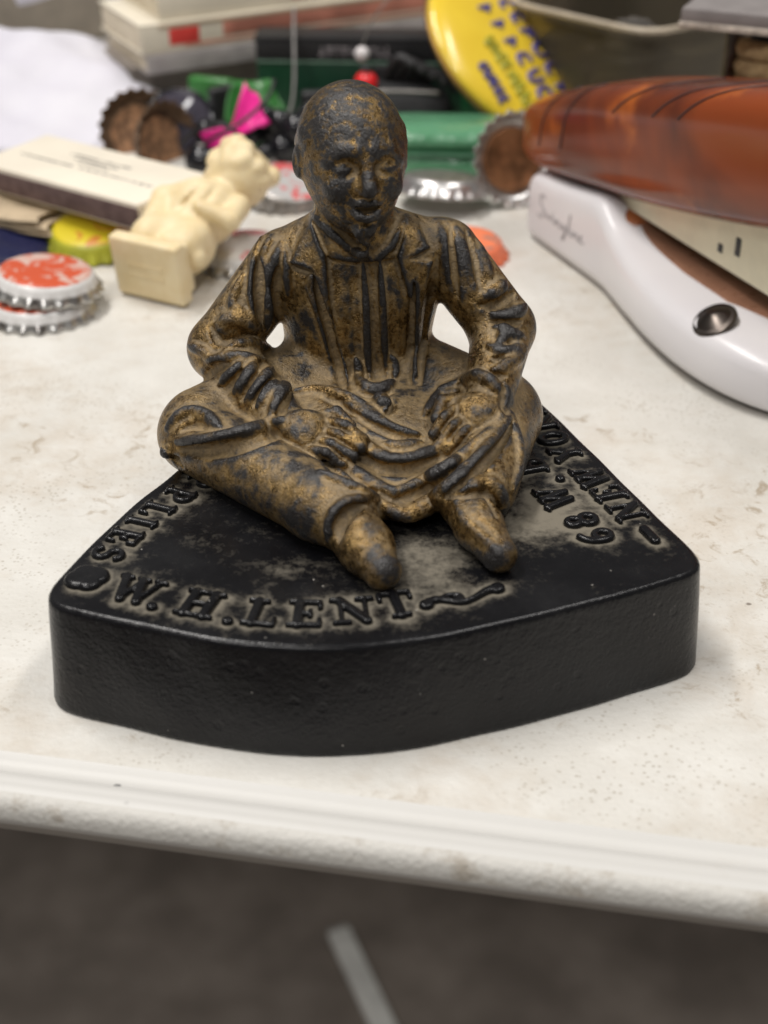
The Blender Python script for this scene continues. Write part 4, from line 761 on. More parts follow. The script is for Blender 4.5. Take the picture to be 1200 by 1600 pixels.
# torn folded paper under the matchbox
TANP = plain('tan_paper', (.42, .33, .22), .8, 0, .2, 150, .2)
tp = thing('folded_paper', 'torn tan folded paper sticking out under the matchbox at far left', 'paper', (-118, 168, 8), E_(2, 4, -14))
def sheet(x0, x1, y0, y1, z, wav, th=.5, n=18, m=10):
    vs, fs = [], []
    for k in (0, 1):
        for i in range(n + 1):
            for j in range(m + 1):
                u = i / n; v = j / m; x = x0 + (x1 - x0) * u; y = y0 + (y1 - y0) * v
                e = 1.2 * math.sin(9 * v + 3) if i == n else (.8 * math.sin(14 * u) if j == 0 else 0)
                vs.append((x + e, y + e * .5, z + wav(u, v) + k * th))
    N = (n + 1) * (m + 1); I = lambda k, i, j: k * N + i * (m + 1) + j
    for i in range(n):
        for j in range(m): fs += [(I(1, i, j), I(1, i + 1, j), I(1, i + 1, j + 1), I(1, i, j + 1)), (I(0, i, j), I(0, i, j + 1), I(0, i + 1, j + 1), I(0, i + 1, j))]
    for i in range(n): fs += [(I(0, i, 0), I(0, i + 1, 0), I(1, i + 1, 0), I(1, i, 0)), (I(0, i, m), I(1, i, m), I(1, i + 1, m), I(0, i + 1, m))]
    for j in range(m): fs += [(I(0, 0, j), I(1, 0, j), I(1, 0, j + 1), I(0, 0, j + 1)), (I(0, n, j), I(0, n, j + 1), I(1, n, j + 1), I(1, n, j))]
    return vs, fs
for k in range(3): part('fold', sheet(-20, 22 - 3 * k, -11, 10, k * 1.5, lambda u, v, k=k: .5 * math.sin(5 * u + k) + .3 * math.sin(7 * v)), TANP, tp, 40)

# ---------------------------------------------------------------- cream statuette lying on its back, pedestal towards us
t = NT('ivory_resin'); n = t.noise(160, 4); c = t.mix(t.ramp(n, .3, .7), (.70, .56, .32), (.76, .64, .41)); t.bump(t.noise(500, 3), .12 * MM)
IVORY = t.set(Base_Color=c, Roughness=.5, Subsurface_Weight=.15, Subsurface_Radius=(.004, .003, .0015))
stt = thing('cream_statuette', 'small cream resin statuette toppled over, square pedestal foot facing forward', 'statuette', (-66, 114, 0))
ax = unit((.45, .80, .13)); sd = unit(np.cross(ax, (0, 0, 1))); uu = np.cross(sd, ax)
FR = np.stack([sd, ax, uu], 1).astype(f32); O0 = V(-66.5, 115.5, 9.8)
def q3(s, a, u): return O0 + FR @ V(s, a, u)
part('pedestal', surface_nets(lambda P: smax(smin(rbox(P, q3(0, 1.5, 0), (11.8, 2.4, 9.2), 1.0, FR), rbox(P, q3(0, 5.5, -.6), (10.2, 2.6, 7.6), 1.5, FR), 1.0), .2 - P[:, 2], .2), (-84, 98, -1), (-44, 136, 24), .5, 4), IVORY, stt)
stt.location = (0, 0, 0)
def cherub(P):
    Q = (P - O0) @ FR / 1.26 + V(0, .9, .8)
    d = ell(Q, (0, 13, 1), (8.5, 9, 7)); d = smin(d, ell(Q, (-4.5, 10, 5), (4.5, 6, 4)), 1.2); d = smin(d, ell(Q, (5, 11, 4), (4, 6.5, 4)), 1.2)
    d = smin(d, cone(Q, (-6.5, 12, 4), (-9.5, 22, 7), 3.4, 2.8), 1); d = smin(d, cone(Q, (-9.5, 22, 7), (-2, 26, 9), 2.8, 2.2), 1)
    d = smin(d, ell(Q, (0, 24, 4), (8, 9, 7.5)), 2.5); d = smin(d, cone(Q, (7, 28, 5), (10.5, 20, 6), 3, 2.3), 1); d = smin(d, cone(Q, (10.5, 20, 6), (4, 18, 9), 2.3, 1.8), .8)
    d = smin(d, ell(Q, (1, 38, 7), (7.4, 7.8, 7.6)), 1.5)
    r = random.Random(2)
    for k in range(26):
        a = r.uniform(0, 6.28); z = r.uniform(-.2, 1); rr = math.sqrt(max(0, 1 - z * z)); d = smin(d, ell(Q, (1 + 7 * rr * math.cos(a), 39.5 + 7 * rr * math.sin(a), 7.5 + 7 * z), (2.3, 2.3, 2.1)), .6)
    for k in range(7): d = smin(d, ell(Q, (r.uniform(-8, 8), r.uniform(6, 10), r.uniform(-3, 6)), (3, 2.6, 2.6)), .8)
    d = smin(d, ell(Q, (-8, 30, 1), (3.5, 8, 6)), 1)
    d = smax(d, -poly_tube(Q, [(-3, 14, 8.5), (-1, 18, 8.6), (1, 24, 11.6)], .7), .8); d = smax(d, -poly_tube(Q, [(3, 16, 8.5), (4, 22, 10), (3, 28, 11)], .6), .8)
    d = smax(d, 4.6 - Q[:, 1], .3)
    return smax(d, .3 - P[:, 2], .3)
part('carved_body', surface_nets(cherub, (-90, 108, -1), (-24, 182, 46), .9, 4), IVORY, stt)
vf = []
for row in range(2):
    for k in range(7):
        w = rng.uniform(.7, 1.4); p0 = q3(-5.5 + k * 1.8, -.95, 1.5 - row * 3.2)
        vf.append(box(tuple(float(c) for c in p0), (w * .5, .2, .7), .1, 1, Matrix(FR.tolist())))
part('embossed_marks', merge(*vf), IVORY, stt)

# ---------------------------------------------------------------- stapler
SA = np.array([.37, -.93]); SR = np.array([.93, .37]); S0 = np.array([61., 170.])
def sp(s, r, z): p = S0 + SA * s + SR * r; return (p[0], p[1], z)
t = NT('white_plastic'); t.bump(t.noise(900, 2), .02 * MM); WPL = t.set(Base_Color=t.mix(t.ramp(t.noise(30, 3), .3, .7), (.68, .66, .68), (.72, .70, .71)), Roughness=.3)
t = NT('tortoiseshell'); nn = t.noise(24, 3, .5, .6); c = t.mix(t.ramp(nn, .35, .68), (.23, .048, .012), (.075, .018, .010)); c = t.mix(t.ramp(t.noise(55, 3), .58, .8), c, (.42, .11, .018))
sx = t.n('ShaderNodeSeparateXYZ'); t.t.links.new(t.co, sx.inputs[0]); c = t.mix(t.math('MULTIPLY', t.ramp(sx.outputs['Y'], .135, .19), .6), c, (.42, .115, .02))
TORT = t.set(Base_Color=c, Roughness=.18, Subsurface_Weight=.3, Subsurface_Radius=(.01, .003, .001), Specular_IOR_Level=.3)
CREAMM = plain('cream_metal', (.66, .61, .45), .35, .2, .06); DARKP = plain('dark_slot', (.02, .02, .022), .5); STEEL = plain('dark_steel', (.10, .085, .075), .3, 1., .1)
def ring(s, w, z0, z1, k=.42, n=40, ro=0):
    o = []
    for i in range(n):
        a = 2 * math.pi * i / n; ca, sa = math.cos(a), math.sin(a)
        o.append(sp(s, ro + w * math.copysign(abs(ca) ** k, ca), (z0 + z1) / 2 + (z1 - z0) / 2 * math.copysign(abs(sa) ** k, sa)))
    return o
def prof(tab, n):
    tab = np.array(tab, float); s = smooth_path(tab, n); return s
stp = thing('stapler', 'white and translucent brown desk stapler standing at right', 'stapler', (0, 0, 0))
BT = prof([(-5, 15.2, 20), (-4.6, 15.8, 21), (0, 16.2, 22), (12, 16.3, 23), (26, 16.4, 25), (38, 16.5, 27), (43, 16.8, 24.5), (47, 17.4, 22), (54, 19, 20.4), (66, 22, 19.6), (84, 25.4, 19), (104, 26.8, 18.4), (120, 24, 17.4), (132, 17, 15), (140, 8, 11)], 60)
part('stapler_base', loft([ring(s, w, .2, h, float(np.interp(s, [40, 70], [.3, .5]))) for s, w, h in BT]), WPL, stp, 50)
CT = prof([(-20, 6, 27, 34), (-18.5, 11, 23, 37.5), (-13, 14.6, 21.2, 41.5), (-4, 16, 21.2, 45), (12, 16.6, 23, 50.8), (30, 16.8, 25.6, 56.6), (55, 16.8, 29, 62.5), (90, 16.8, 35.5, 70), (130, 16.8, 45, 78), (165, 16.8, 54, 84)], 60)
cov = part('top_cover', loft([ring(s, w, a, b, .5) for s, w, a, b in CT]), TORT, stp, 60)
LINE = plain('dark_groove', (.02, .008, .01), .5)
def cov_at(s, th):
    w, a, b = (np.interp(s, CT[:, 0], CT[:, k]) for k in (1, 2, 3)); ca, sa = math.cos(th), math.sin(th)
    return sp(s, w * 1.004 * math.copysign(abs(ca) ** .5, ca), (a + b) / 2 + (b - a) / 2 * 1.004 * math.copysign(abs(sa) ** .5, sa))
for s in (2, 16, 44, 64, 76):
    part('grip_groove', tube([cov_at(s + 12 * k / 8 + (10 if s > 30 else 0) * k / 8, math.pi * (1.02 - .42 * k / 8) + (0 if s < 30 else -.35)) for k in range(9)], .32, 6, 3), LINE, cov)
mag = part('staple_rail', loft([[sp(s, r, z) for r, z in ((-8.6, 24.2), (8.6, 24.2), (8.6, zt), (-8.6, zt))] for s, zt in ((30, 27), (60, 32), (100, 41), (165, 56))]), CREAMM, stp, 30)
part('slot', box(sp(97, -8.6, 31.5), (1.1, .3, 2.4), .2, 1, Matrix.Rotation(math.atan2(SA[1], SA[0]), 3, 'Z')), DARKP, mag, 30)
part('slot', box(sp(89.5, -8.6, 28.6), (1.1, .3, 1.2), .3, 1, Matrix.Rotation(math.atan2(SA[1], SA[0]), 3, 'Z')), DARKP, mag, 30)
part('hinge_block', loft([ring(s, w, 9, z1, .5, 24) for s, w, z1 in ((36, 11, 25), (42, 12, 25), (47, 12, 24.4), (50, 11, 23))]), plain('orange_brown_plastic', (.3, .1, .035), .3), stp, 50)
part('cover_reflection', loft([ring(s, w, h - 1.5, h + .35, .6, 32) for s, w, h in ((46, 6, 22.8), (52, 9, 21), (62, 11, 19.9), (80, 12.5, 19.2), (100, 12, 18.6), (112, 8, 18), (117, 3, 17.7))]), plain('amber_reflection', (.24, .12, .075), .3), stp, 50)  # added thin plate, coloured as the brown cover's reflection on the white base
rp = sp(107, -20, 17.5); rv = part('rivet', lathe([(5.8, -.8), (5.8, .2), (5.3, .8), (4.7, .5), (4.1, .8), (2.4, 1.9), (.01, 2.3)], 40), STEEL, stp); rv.location = [c * MM for c in rp]; rv.rotation_euler = Vector((-SR[0] * .5, -SR[1] * .5, .86)).to_track_quat('Z', 'Y').to_euler()
# script lettering printed on the white side
scr = [[(3.2, 8.6), (2, 9.6), (.6, 8.6), (1, 6.8), (2.6, 5.4), (2.6, 3.4), (1, 2.6), (-.4, 3.4)], [(3.6, 5.6), (4.2, 3.2), (5.2, 5.2), (6.2, 3.2), (7.2, 5.8)], [(8, 5.2), (8.2, 3.4), (8.9, 3.6)], [(8.2, 6.6), (8.3, 6.7)], [(9.2, 5.2), (9.4, 3.2), (10.2, 5.2), (11, 5), (11.2, 3.2), (12, 4)],
       [(14, 5), (12.8, 5.2), (12.6, 3.6), (13.8, 3.8), (14.2, 5.2), (14.2, 1.6), (13.2, .6), (12.6, 1.4), (15, 3.6)], [(15.2, 4), (16.6, 8.8), (16.2, 9.2), (15.8, 4), (16.6, 3.2)], [(17.2, 5.2), (17.4, 3.4), (18, 3.6)], [(17.4, 6.6), (17.5, 6.7)], [(18.4, 5.2), (18.6, 3.2), (19.4, 5.2), (20.2, 5), (20.4, 3.2), (21, 3.8)], [(21.2, 4.2), (22.6, 5), (22, 5.6), (21.4, 4.2), (22.2, 3.2), (23.6, 4)]]
BTs = BT[np.argsort(BT[:, 0])]
def wallpt(u, v):
    s = 4 + u * 1.25; z = 7 + v * 1.1; w = np.interp(s, BTs[:, 0], BTs[:, 1]); h = np.interp(s, BTs[:, 0], BTs[:, 2]); sn = abs((z - h / 2) / (h / 2)) ** (1 / .3); c_ = math.sqrt(max(0, 1 - sn * sn)) ** .3
    return sp(s, -w * c_ - .05, z)
vf = [tube([wallpt(u, v) for u, v in st], .17, 6, 5) for st in scr]
part('script_lettering', merge(*vf), plain('grey_print', (.2, .19, .2), .5), stp)

# ---------------------------------------------------------------- yellow pin button
th = math.radians(31); cr = Vector((1, 0, 0)); cu = Vector((0, math.sin(th), math.cos(th))); cf = Vector((0, math.cos(th), -math.sin(th)))
bn = (cr * .60 + cu * .42 - cf * .74).normalized(); bx = (cr * .57 - cu * .82); bx = (bx - bn * bx.dot(bn)).normalized(); by = bn.cross(bx)
Rb = Matrix((bx, by, bn)).transposed().to_4x4()
t = NT('yellow_lacquer'); YEL = t.set(Base_Color=t.mix(t.ramp(t.noise(60, 3), .3, .7), (.72, .50, .03), (.78, .56, .04)), Roughness=.28, Coat_Weight=.4)
pb = thing('pin_button', 'round yellow pin button with blue lettering leaning in the clutter', 'badge', (46, 281, 30), Rb)
part('button_face', lathe([(29.2, -1.2), (29, 0), (27.5, 1.2), (24, 2.4), (16, 3.8), (8, 4.5), (.01, 4.7)], 72), YEL, pb)
part('rolled_rim', lathe([(26, -3.4), (28.4, -3.2), (29.6, -2.2), (29.4, -1.1), (27, -1.1)], 72), plain('brass_rim', (.3, .17, .05), .35, .7), pb)
part('pin', tube([(-18, 0, -4), (0, 2, -5), (18, 0, -4)], .6), TIN, pb)
def dome(x, y): r = math.hypot(x, y); return np.interp(r, [0, 8, 16, 24, 27.5], [4.7, 4.5, 3.8, 2.4, 1.2]) + .06
def scribble(y0, x0, x1, h, dens, seed):
    r = random.Random(seed); out = []; x = x0
    while x < x1:
        w = h * r.uniform(.5, .72); sh = r.choice(([(0, 0), (.1, 1), (.9, .9), (.8, .5), (.1, .5)], [(1, .9), (.3, 1), (0, .5), (.3, 0), (1, .1)], [(0, 0), (.45, 1), (1, 0)], [(0, 1), (.1, .1), (.9, 0), (1, 1)], [(.9, .9), (.1, .9), (.1, .1), (.9, .1)], [(.5, 0), (.5, 1), (.6, .5), (1, .4)]))
        pts = [(x + q[0] * w, y0 + q[1] * h) for q in sh]
        out.append(tube([(a, b, dome(a, b)) for a, b in pts], .85, 6, 4)); x += w * dens
    return out
part('lettering', merge(*scribble(4.5, -20, 15, 6.5, 1.55, 3), *scribble(-6, -16, 24, 6.5, 1.55, 5)), plain('blue_ink', (.06, .05, .22), .4), pb)
part('small_lettering', merge(*scribble(-14, -4, 19, 4, 1.3, 8)), plain('olive_ink', (.35, .33, .03), .4), pb)
part('edge_lettering', merge(*scribble(-22, 2, 13, 3.2, 1.4, 11)), plain('dark_blue_ink', (.05, .04, .16), .4), pb)

pb.scale = (1.24, 1.24, 1.24)

# ---------------------------------------------------------------- white sheet, board, books, boxes
t = NT('white_sheet'); t.bump(t.noise(60, 4), .6 * MM); SHEET = t.set(Base_Color=t.mix(t.ramp(t.noise(30, 3), .3, .7), (.58, .565, .63), (.64, .63, .68)), Roughness=.65)
ws = thing('white_cloth', 'bright white crumpled plastic sheet heaped behind the matchbox', 'plastic sheet', (-128, 300, 0))
vs, fs = [], []; n, m_ = 44, 36
for i in range(n + 1):
    for j in range(m_ + 1):
        u = i / n; v = j / m_; x = -58 + 112 * u; y = -46 + 104 * v
        ed = min(u, 1 - u, v, 1 - v); rise = 1 - math.exp(-ed * 9)
        z = 1 + rise * (6 + 30 * v * (1 - .35 * u) + 3.5 * math.sin(7 * u + 3 * v) * math.sin(5 * v + 1) + 1.6 * math.sin(17 * u - 9 * v) + 1.0 * math.sin(23 * v + 13 * u))
        px = x - 14 * max(0, v - .3) * (1 - u) * 0 + 3 * math.sin(9 * v) * (1 if i in (0, n) else .3); vs.append((px - (12 * (2 * v - .8) ** 2 if u > .6 else 0) * (u - .6) * 2.5, y + 3 * math.sin(8 * u) * (1 if j in (0, m_) else .4), max(.6, z)))
for i in range(n):
    for j in range(m_): a = i * (m_ + 1) + j; fs.append((a, a + m_ + 1, a + m_ + 2, a + 1))
o = part('sheet', (vs, fs), SHEET, ws); sm = o.modifiers.new('th', 'SOLIDIFY'); sm.thickness = .5 * MM
part('gathered_top', tube([(-24, 54, 34), (-12, 58, 38), (0, 56, 37), (14, 58, 39), (24, 52, 34)], lambda u: 3.2 + 1.5 * math.sin(9 * u), 10, 8), SHEET, ws)
t = NT('grey_board'); w = t.noise(50, 5, .6); BOARD = t.set(Base_Color=t.mix(t.ramp(w, .3, .7), (.19, .165, .135), (.27, .235, .19)), Roughness=.6)
bd = thing('grey_board', 'grey-brown wooden board along the back at top left', 'board', (-150, 420, 0), (0, 0, math.radians(24)))
part('plank', box((0, 20, 15), (120, 20, 14.5), 2), BOARD, bd, 30); part('upper_plank', box((-18, 26, 36), (120, 16, 6.5), 1.5), plain('pale_plank', (.27, .235, .18), .6), bd, 30)
BEADB = plain('brass', (.6, .42, .14), .3, 1.)
for k, (x, y) in enumerate(((-166, 418), (-157, 422), (-148, 426))):
    q = thing('brass_ferrule', ('leftmost', 'middle', 'rightmost')[k] + ' of three small brass ferrules on the grey board', 'ferrule', (x, y, 43), None, 'brass ferrules on the board')
    part('collar', lathe([(2.2, 0), (3.2, 0), (3.4, 1), (3, 2), (3, 6), (2.4, 7), (2, 7)], 20), BEADB, q)
PAGES = NT('page_edges'); mp = PAGES.n('ShaderNodeMapping'); PAGES.t.links.new(PAGES.co, mp.inputs[0]); mp.inputs['Scale'].default_value = (1, 1, 40)
c = PAGES.mix(PAGES.ramp(PAGES.noise(60, 3, .5, 0, mp.outputs[0]), .35, .65), (.5, .42, .3), (.72, .64, .5)); PAGES = PAGES.set(Base_Color=c, Roughness=.8)
COVER = plain('cream_cover', (.7, .64, .52), .45, 0, .08, 40); REDC = plain('red_print', (.7, .06, .05), .4); SALMON = plain('salmon_cover', (.5, .2, .14), .5, 0, .3, 60); GREYC = plain('grey_cover', (.36, .33, .32), .5)
Rk = (0, math.radians(-1), math.radians(27))
def book(label, loc, L, W, T, cover, spine):
    b = thing('paperback_book', label, 'book', loc, Rk, 'books stacked across the back')
    part('pages', box((0, 0, T / 2), (L, W, T / 2 - .8), .2), PAGES, b, 30)
    part('cover', box((0, .4, T - .4), (L + .6, W + .6, .4), .15), cover, b, 30); part('cover', box((0, .4, .4), (L + .6, W + .6, .4), .15), cover, b, 30)
    part('spine', box((0, -W - .5, T / 2), (L + .6, .45, T / 2), .2), spine, b, 30)
    return b
b = book('grey bottom book of the pile, under the cream and salmon ones', (-17, 358, 20), 94, 24, 7, GREYC, GREYC)
b = book('cream paperback with red print on its spine, middle of the pile', (-18, 359, 27.2), 95, 24, 11, COVER, COVER)
part('stripe', box((8, -25.1, 1.9), (86, .2, .45), .05), SALMON, b, 30); part('stripe', box((0, -25.1, 9.6), (88, .2, .5), .05), plain('tan_stripe', (.4, .3, .2), .5), b, 30)
part('red_title_block', box((-78, -25, 5.5), (6, .2, 3), .05), REDC, b, 30); part('title_band', box((-12, -25, 6.2), (50, .2, 2.6), .05), SALMON, b, 30)
b = book('pale top book of the pile with pinkish spine band', (-13, 362, 38.4), 92, 22, 9, COVER, COVER); part('title_band', box((20, -23, 4.5), (58, .2, 2.4), .05), plain('pink_band', (.55, .3, .24), .5), b, 30)
CARD = plain('grey_cardboard', (.22, .19, .165), .75, 0, .2, 60, .2)
def carton(name, label, loc, rot, h, mat, cat='box', lid=None, flap=2.):
    q = thing(name, label, cat, loc, rot); part('carton_body', box((0, 0, h[2]), h, .8), mat, q, 30)
    part('lid', box((0, 0, 2 * h[2] + flap / 2), (h[0] + .6, h[1] + .6, flap / 2), .5), lid or mat, q, 30); return q
carton('grey_carton', 'plain grey cardboard box beneath the stack of books', (-62, 345, 0), (0, 0, math.radians(27)), (52, 24, 8.6), CARD)
GREENB = plain('green_card', (.01, .13, .042), .4, 0, .2, 40); DGREEN = plain('deep_green_card', (.008, .05, .022), .4, 0, .3, 40); BLACKC = plain('black_card', (.014, .014, .015), .45)
gb = carton('green_carton', 'dark green carton with black lettered band behind the head', (14, 297, 0), (0, 0, math.radians(-3)), (62, 8, 15.5), DGREEN, 'box', BLACKC)
part('green_panel', box((38, -8.2, 15), (22, .3, 12), .1), GREENB, gb, 30); part('green_panel', box((-18, -8.2, 14), (30, .3, 10), .1), plain('dark_panel', (.006, .04, .02), .4), gb, 30)
part('band', box((0, -8.4, 27.8), (62, .3, 3.4), .1), BLACKC, gb, 30); part('pale_edge', box((0, -8.5, 24), (62, .2, .35), .05), plain('pale_green_line', (.2, .32, .24), .4), gb, 30)
vf = [];x = -38
while x < -12:
    w = rng.uniform(1.6, 2.6); vf += [box((x + w / 2, -8.75, 28 + rng.uniform(-.3, .3)), (w / 2 * .3, .1, 1.6), 0), box((x + w / 2, -8.75, 28 + rng.choice((-1.3, 0, 1.3))), (w / 2, .1, .4), 0)]; x += w + .7
part('band_lettering', merge(*vf), plain('grey_lettering', (.32, .29, .3), .5), gb, smooth=False)
carton('olive_carton', 'big dark olive carton filling the back at top right', (120, 440, 0), (0, 0, math.radians(-6)), (110, 40, 45), plain('olive_card', (.035, .032, .022), .7, 0, .3, 30))
carton('black_carton', 'black carton at the back behind the books', (-20, 500, 0), (0, 0, 0), (120, 40, 40), plain('sooty_card', (.02, .022, .02), .7, 0, .3, 30))

# ---------------------------------------------------------------- green plastic pieces, beads, wires
t = NT('green_plastic'); t.bump(t.noise(70, 4), 2.2 * MM); GPL = t.set(Base_Color=(.15, .40, .22), Roughness=.16, Transmission_Weight=.35, IOR=1.45)
DGP = plain('leaf_green_plastic', (.03, .16, .03), .35)
gp = thing('green_clamshell', 'translucent pale green plastic case lying behind the figure\'s ear', 'plastic case', (22, 236, 0), (0, 0, math.radians(-4)))
P36 = [(math.cos(a), math.sin(a)) for a in np.linspace(0, 2 * math.pi, 40, endpoint=False)]
se = lambda v, k: math.copysign(abs(v) ** k, v)
def pill(hx, hy, z0, z1, b=1.5): return loft([[(w * hx * 0 + (hx - d) * se(x, .45), (hy - d) * se(y, .45), z) for x, y in P36] for w, d, z in ((1, b, z0), (1, b * .3, z0 + b * .3), (1, 0, z0 + b), (1, 0, z1 - b), (1, b * .3, z1 - b * .3), (1, b, z1))])
part('lower_shell', pill(26, 15, 0, 9.5, 3), GPL, gp); part('upper_shell', pill(24, 13.5, 9.7, 17, 3), GPL, gp); part('seam', pill(26.6, 15.6, 9.0, 10.2, .4), plain('dark_seam', (.03, .1, .05), .4), gp)
lf = thing('green_plastic_leaf', 'deep green curved plastic leaf between the beads and the books', 'plastic leaf', (-48, 268, 6), facing((.1, -.85, .5)))
vs, fs = sheet(-11, 11, -14, 16, 0, lambda u, v: 3 * (2 * u - 1) ** 2 + 2 * v, .9); vs = [(x * (1 - .5 * ((y - 1) / 17) ** 2), y, z) for x, y, z in vs]; part('leaf_blade', (vs, fs), DGP, lf); part('leaf_rib', tube([(0, -13, .9), (0, 0, 2.2), (0, 14, 3.2)], .6), DGP, lf)
PINK = plain('hot_pink_plastic', (.95, .03, .34), .35, 0, .06)
pk = thing('pink_butterfly', 'hot pink plastic bow clip tangled in black cord', 'bow clip', (-52, 236, 14), facing((.1, -.9, .35), .5))
def wing(sx, L, W, ph):
    vs, fs = sheet(0, L, -W, W, 0, lambda u, v: 2.5 * math.sin(3 * u) + 1.2 * (2 * v - 1) ** 2, 1.0); return [(sx * x, y * (.3 + .75 * abs(x) / L) + ph * abs(x), z) for x, y, z in vs], [f[::-1] for f in fs] if sx < 0 else fs
part('loop', wing(1, 12, 8, .35), PINK, pk); part('loop', wing(-1, 12, 6.5, -.1), PINK, pk); part('knot', sphere((0, 0, .5), 2.4), PINK, pk)
GLOSS = plain('glossy_black', (.010, .010, .013), .12)
nk = thing('black_bead_necklace', 'tangled string of glossy black beads behind the cream statuette', 'necklace', (-45, 244, 0))
bp = [(-20, -6, 5.5), (-13, -9, 5), (-5, -10, 5.5), (3, -8, 6), (9, -3, 6), (13, 4, 6.5), (11, 11, 8), (5, 13, 11), (-3, 12, 8), (-18, 0, 11), (-12, -4, 13), (8, 3, 14), (14, -2, 13), (2, 6, 15), (18, 8, 15)]
bead_me = None
for k, p in enumerate(bp):
    r = 4.4 + 1.0 * math.sin(k * 1.7)
    o = part('bead', sphere((0, 0, 0), r, 20, 12), GLOSS, nk); o.location = [c * MM for c in p]
part('cord', tube(bp, .5, 6, 4), BLACKC, nk)
for k, (x, y, z, r, lb) in enumerate(((-30, 252, 0, 6.5, 'large glossy black bead just left of the head'), (-27, 262, 0, 8, 'largest glossy black bead, behind the one left of the head'), (-63, 226, 0, 6, 'glossy black bead below the pink bow clip, beside the matchbox end'), (-40, 262, 0, 7, 'glossy black bead in front of the green leaf'))):
    q = thing('black_bead', lb, 'bead', (x, y, z)); part('bead_body', sphere((0, 0, r), r, 28, 18), GLOSS, q); part('bead_hole', lathe([(.5, 0), (1.4, 0), (1.4, .5), (.5, .5)], 16), DARKTIN, q).location = (0, 0, 2 * r * MM - .0004)
for k, (x, y, a, m, lb) in enumerate(((-58, 282, 40, BLACKC, 'dark folded strap end behind the green leaf'), (-66, 292, -20, DGP, 'green plastic strip at the edge of the grey carton'), (-22, 274, 10, BLACKC, 'black plastic clip behind the large beads'))):
    q = thing('plastic_clip', lb, 'clip', (x, y, 0), (0, 0, math.radians(a))); part('clip_arm', box((0, 0, 9), (9, 2.4, 9), 1.6), m, q); part('clip_jaw', box((2, -3.4, 6), (5, 1.4, 5), .9), m, q)
cd = thing('black_wire', 'thin black wire looping over the pink bow clip', 'wire', (-52, 232, 0))
part('strand', tube([(-20, 8, 8), (-12, -2, 17), (-2, -7, 20), (6, -8, 12), (12, -6, 3)], .7, 8, 8), BLACKC, cd); part('strand', tube([(-18, 2, 6), (-6, -8, 15), (2, -8, 19), (12, 2, 25), (14, 10, 30)], .7, 8, 8), BLACKC, cd)
ln = thing('sunglass_lens', 'dark glossy lens standing up behind the rusty caps', 'lens', (-74, 258, 10), facing((.25, -.75, .5)))
part('lens_glass', lathe([(12, 0), (12, .8), (9, 2.2), (5, 3), (.01, 3.3)], 40), plain('smoked_glass', (.05, .045, .06), .06), ln); part('lens_rim', lathe([(11.6, -1), (13, -.8), (13.3, .6), (12.4, 1.4), (11.8, 1)], 40), GLOSS, ln)
rb = thing('red_bead', 'bright red plastic bead just above the figure\'s head', 'bead', (-6.5, 262, 19.5)); part('bead_body', sphere((0, 0, 4.4), 4.2), plain('red_plastic', (.75, .02, .025), .3), rb); part('bead_collar', lathe([(2, -.5), (2.6, 0), (2, .6)], 16), BLACKC, rb); rb.children[1].location = (0, 0, .0095)
wb = thing('white_bead', 'small white bead beside the red bead', 'bead', (-8, 268, 29)); part('bead_body', sphere((0, 0, 3.5), 2.7), plain('white_bead_plastic', (.7, .66, .66), .3), wb); part('thread', tube([(0, 0, 6), (3, 1, 14), (9, 2, 22), (14, 3, 26)], .3), DARKTIN, wb)
sk = thing('black_strap', 'ribbed black strap hanging behind the head, right of the red bead', 'strap', (10, 270, 12))
for k in range(5): part('rib', tube([(-11 + 3 * k, 6, 2 - .5 * k), (-9 + 3.4 * k, 0, 12), (-5 + 3.8 * k, -4, 21 - 1.6 * k), (1 + 4.0 * k, -6, 17 - 2.2 * k)], 1.9, 8, 6), plain('rubber', (.018, .017, .018), .55), sk)
part('strap_base', box((-3, 7, 4), (11, 2, 10), 1), BLACKC, sk, 30)
wr = tag(part('pale_cable', tube([(-34, 300, 42), (-33.5, 285, 34), (-33, 275, 22), (-34, 268, 12), (-40, 262, 3)], .55, 10, 8), plain('grey_cable', (.2, .19, .18), .4)), 'thin pale grey cable hanging beside the green leaf', 'cable')
# support pieces under the floating-looking small things: a black pouch that carries beads and strap
pch = thing('black_pouch', 'soft black pouch under the red bead and the black strap', 'pouch', (2, 268, 0))
part('pouch_body', loft([[(w * 24 * se(x, .7) + math.sin(4 * y + z) * .6, w * 12 * se(y, .7), z) for x, y in P36] for w, z in ((.85, 0), (1, 4), (1, 12), (.9, 18), (.6, 21.5), (.2, 22.3))]), plain('black_fabric', (.012, .012, .013), .8, 0, .3, 200, .2), pch)
part('zip', tube([(-18, -7, 20.2), (0, -8, 21.3), (18, -7, 20.2)], .8), DARKTIN, pch)

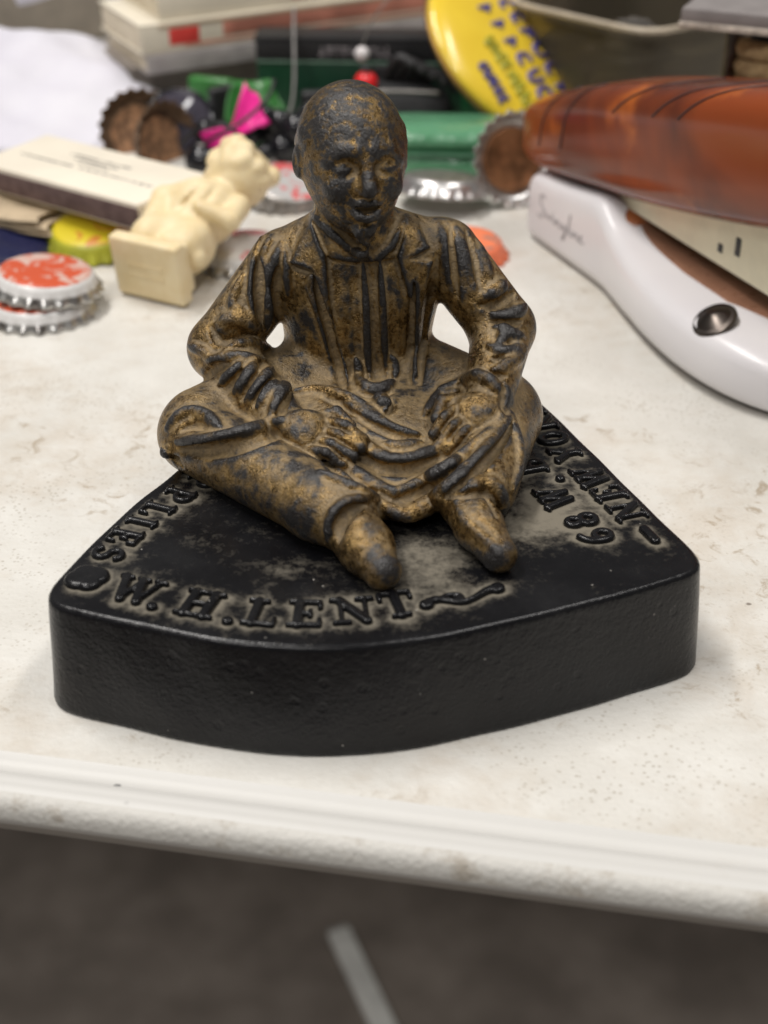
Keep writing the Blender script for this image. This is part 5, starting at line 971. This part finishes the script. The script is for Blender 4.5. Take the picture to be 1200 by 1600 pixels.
# ---------------------------------------------------------------- clear bin and rope-wound post at right
t = NT('clear_plastic'); CLEAR = t.set(Base_Color=(.26, .225, .17), Roughness=.28, Transmission_Weight=.8, IOR=1.2)
cb = thing('clear_plastic_bin', 'cloudy clear plastic bin behind the stapler', 'bin', (98, 298, 0), (0, 0, math.radians(42)))
def tray(hx, hy, h, th_=1.6, k=.28):
    def rg(a, b, z): return [(a * se(x, k), b * se(y, k), z) for x, y in P36]
    rings = [rg(hx - 5, hy - 5, 0), rg(hx - 3, hy - 3, 1), rg(hx, hy, h - 3), rg(hx + 2.5, hy + 2.5, h - 2.4), rg(hx + 2.5, hy + 2.5, h), rg(hx - th_, hy - th_, h), rg(hx - th_ - 2.5, hy - th_ - 2.5, 3)]
    return loft(rings)
part('bin_shell', tray(38, 34, 44), CLEAR, cb, 50)
part('bin_rim', tube([(40 * se(x, .28), 36 * se(y, .28), 44.6) for x, y in P36], 1.3, 8, 2, True), plain('milky_rim', (.4, .34, .26), .4), cb)
for k, (x, y, z, s, m) in enumerate(((-14, -8, 4, 14, BLACKC), (12, -14, 4, 13, plain('olive_lump', (.07, .06, .035), .6)), (4, 14, 4, 16, plain('grey_lump', (.11, .1, .09), .4)), (-18, 16, 4, 11, STEEL))):
    q = thing('coiled_strap', ('black', 'olive', 'grey', 'steel-grey')[k] + ' coiled strap inside the clear plastic bin', 'strap', (98 + .743 * x - .669 * y, 298 + .669 * x + .743 * y, z))
    part('coil', tube([(s * (.35 + .5 * a / 20) * math.cos(a), s * (.35 + .5 * a / 20) * math.sin(a), 3 + a * 1.2) for a in np.linspace(0, 20, 40)], 2.6, 8, 2), m, q); part('strap_end', box((s * .3, 0, 30), (6, 2, .8), .3), m, q)
t = NT('sisal'); t.bump(t.noise(700, 4), .8 * MM); SISAL = t.set(Base_Color=t.mix(t.ramp(t.noise(300, 4), .3, .7), (.30, .19, .09), (.5, .35, .18)), Roughness=.9)
ps = thing('rope_wound_post', 'post wound with tan rope under a grey plate at top right', 'post', (117.5, 166, 0))
part('core', lathe([(10, 0), (10, 67)], 32), DARKP, ps)
for k in range(11):
    o = part('rope_turn', tube([(11.2 * math.cos(a), 11.2 * math.sin(a), 3 + 5.3 * k + .9 * a) for a in np.linspace(0, 2 * math.pi, 25)[:-1]], 2.9, 8, 1), SISAL, ps)
gpm = plain('grey_slate', (.22, .2, .195), .4, 0, .12, 100); EDGE = plain('chipped_edge', (.48, .42, .36), .8, 0, .3, 300, .6, 500)
gt = part('capping_plate', box((4, 3, 69.5), (30, 22, 2), .6, 2, Matrix.Rotation(math.radians(-24), 3, 'Z')), gpm, ps, 30); part('chipped_edge', box((4, 3, 66.9), (30.4, 22.4, .9), .4, 2, Matrix.Rotation(math.radians(-24), 3, 'Z')), EDGE, ps, 30)
tag(part('chrome_tube', lathe([(3, 0), (3, 61), (2.5, 62), (.01, 62)], 24), STEEL), 'dark chrome tube standing left of the rope-wound post', 'tube').location = (.1085, .19, 0)
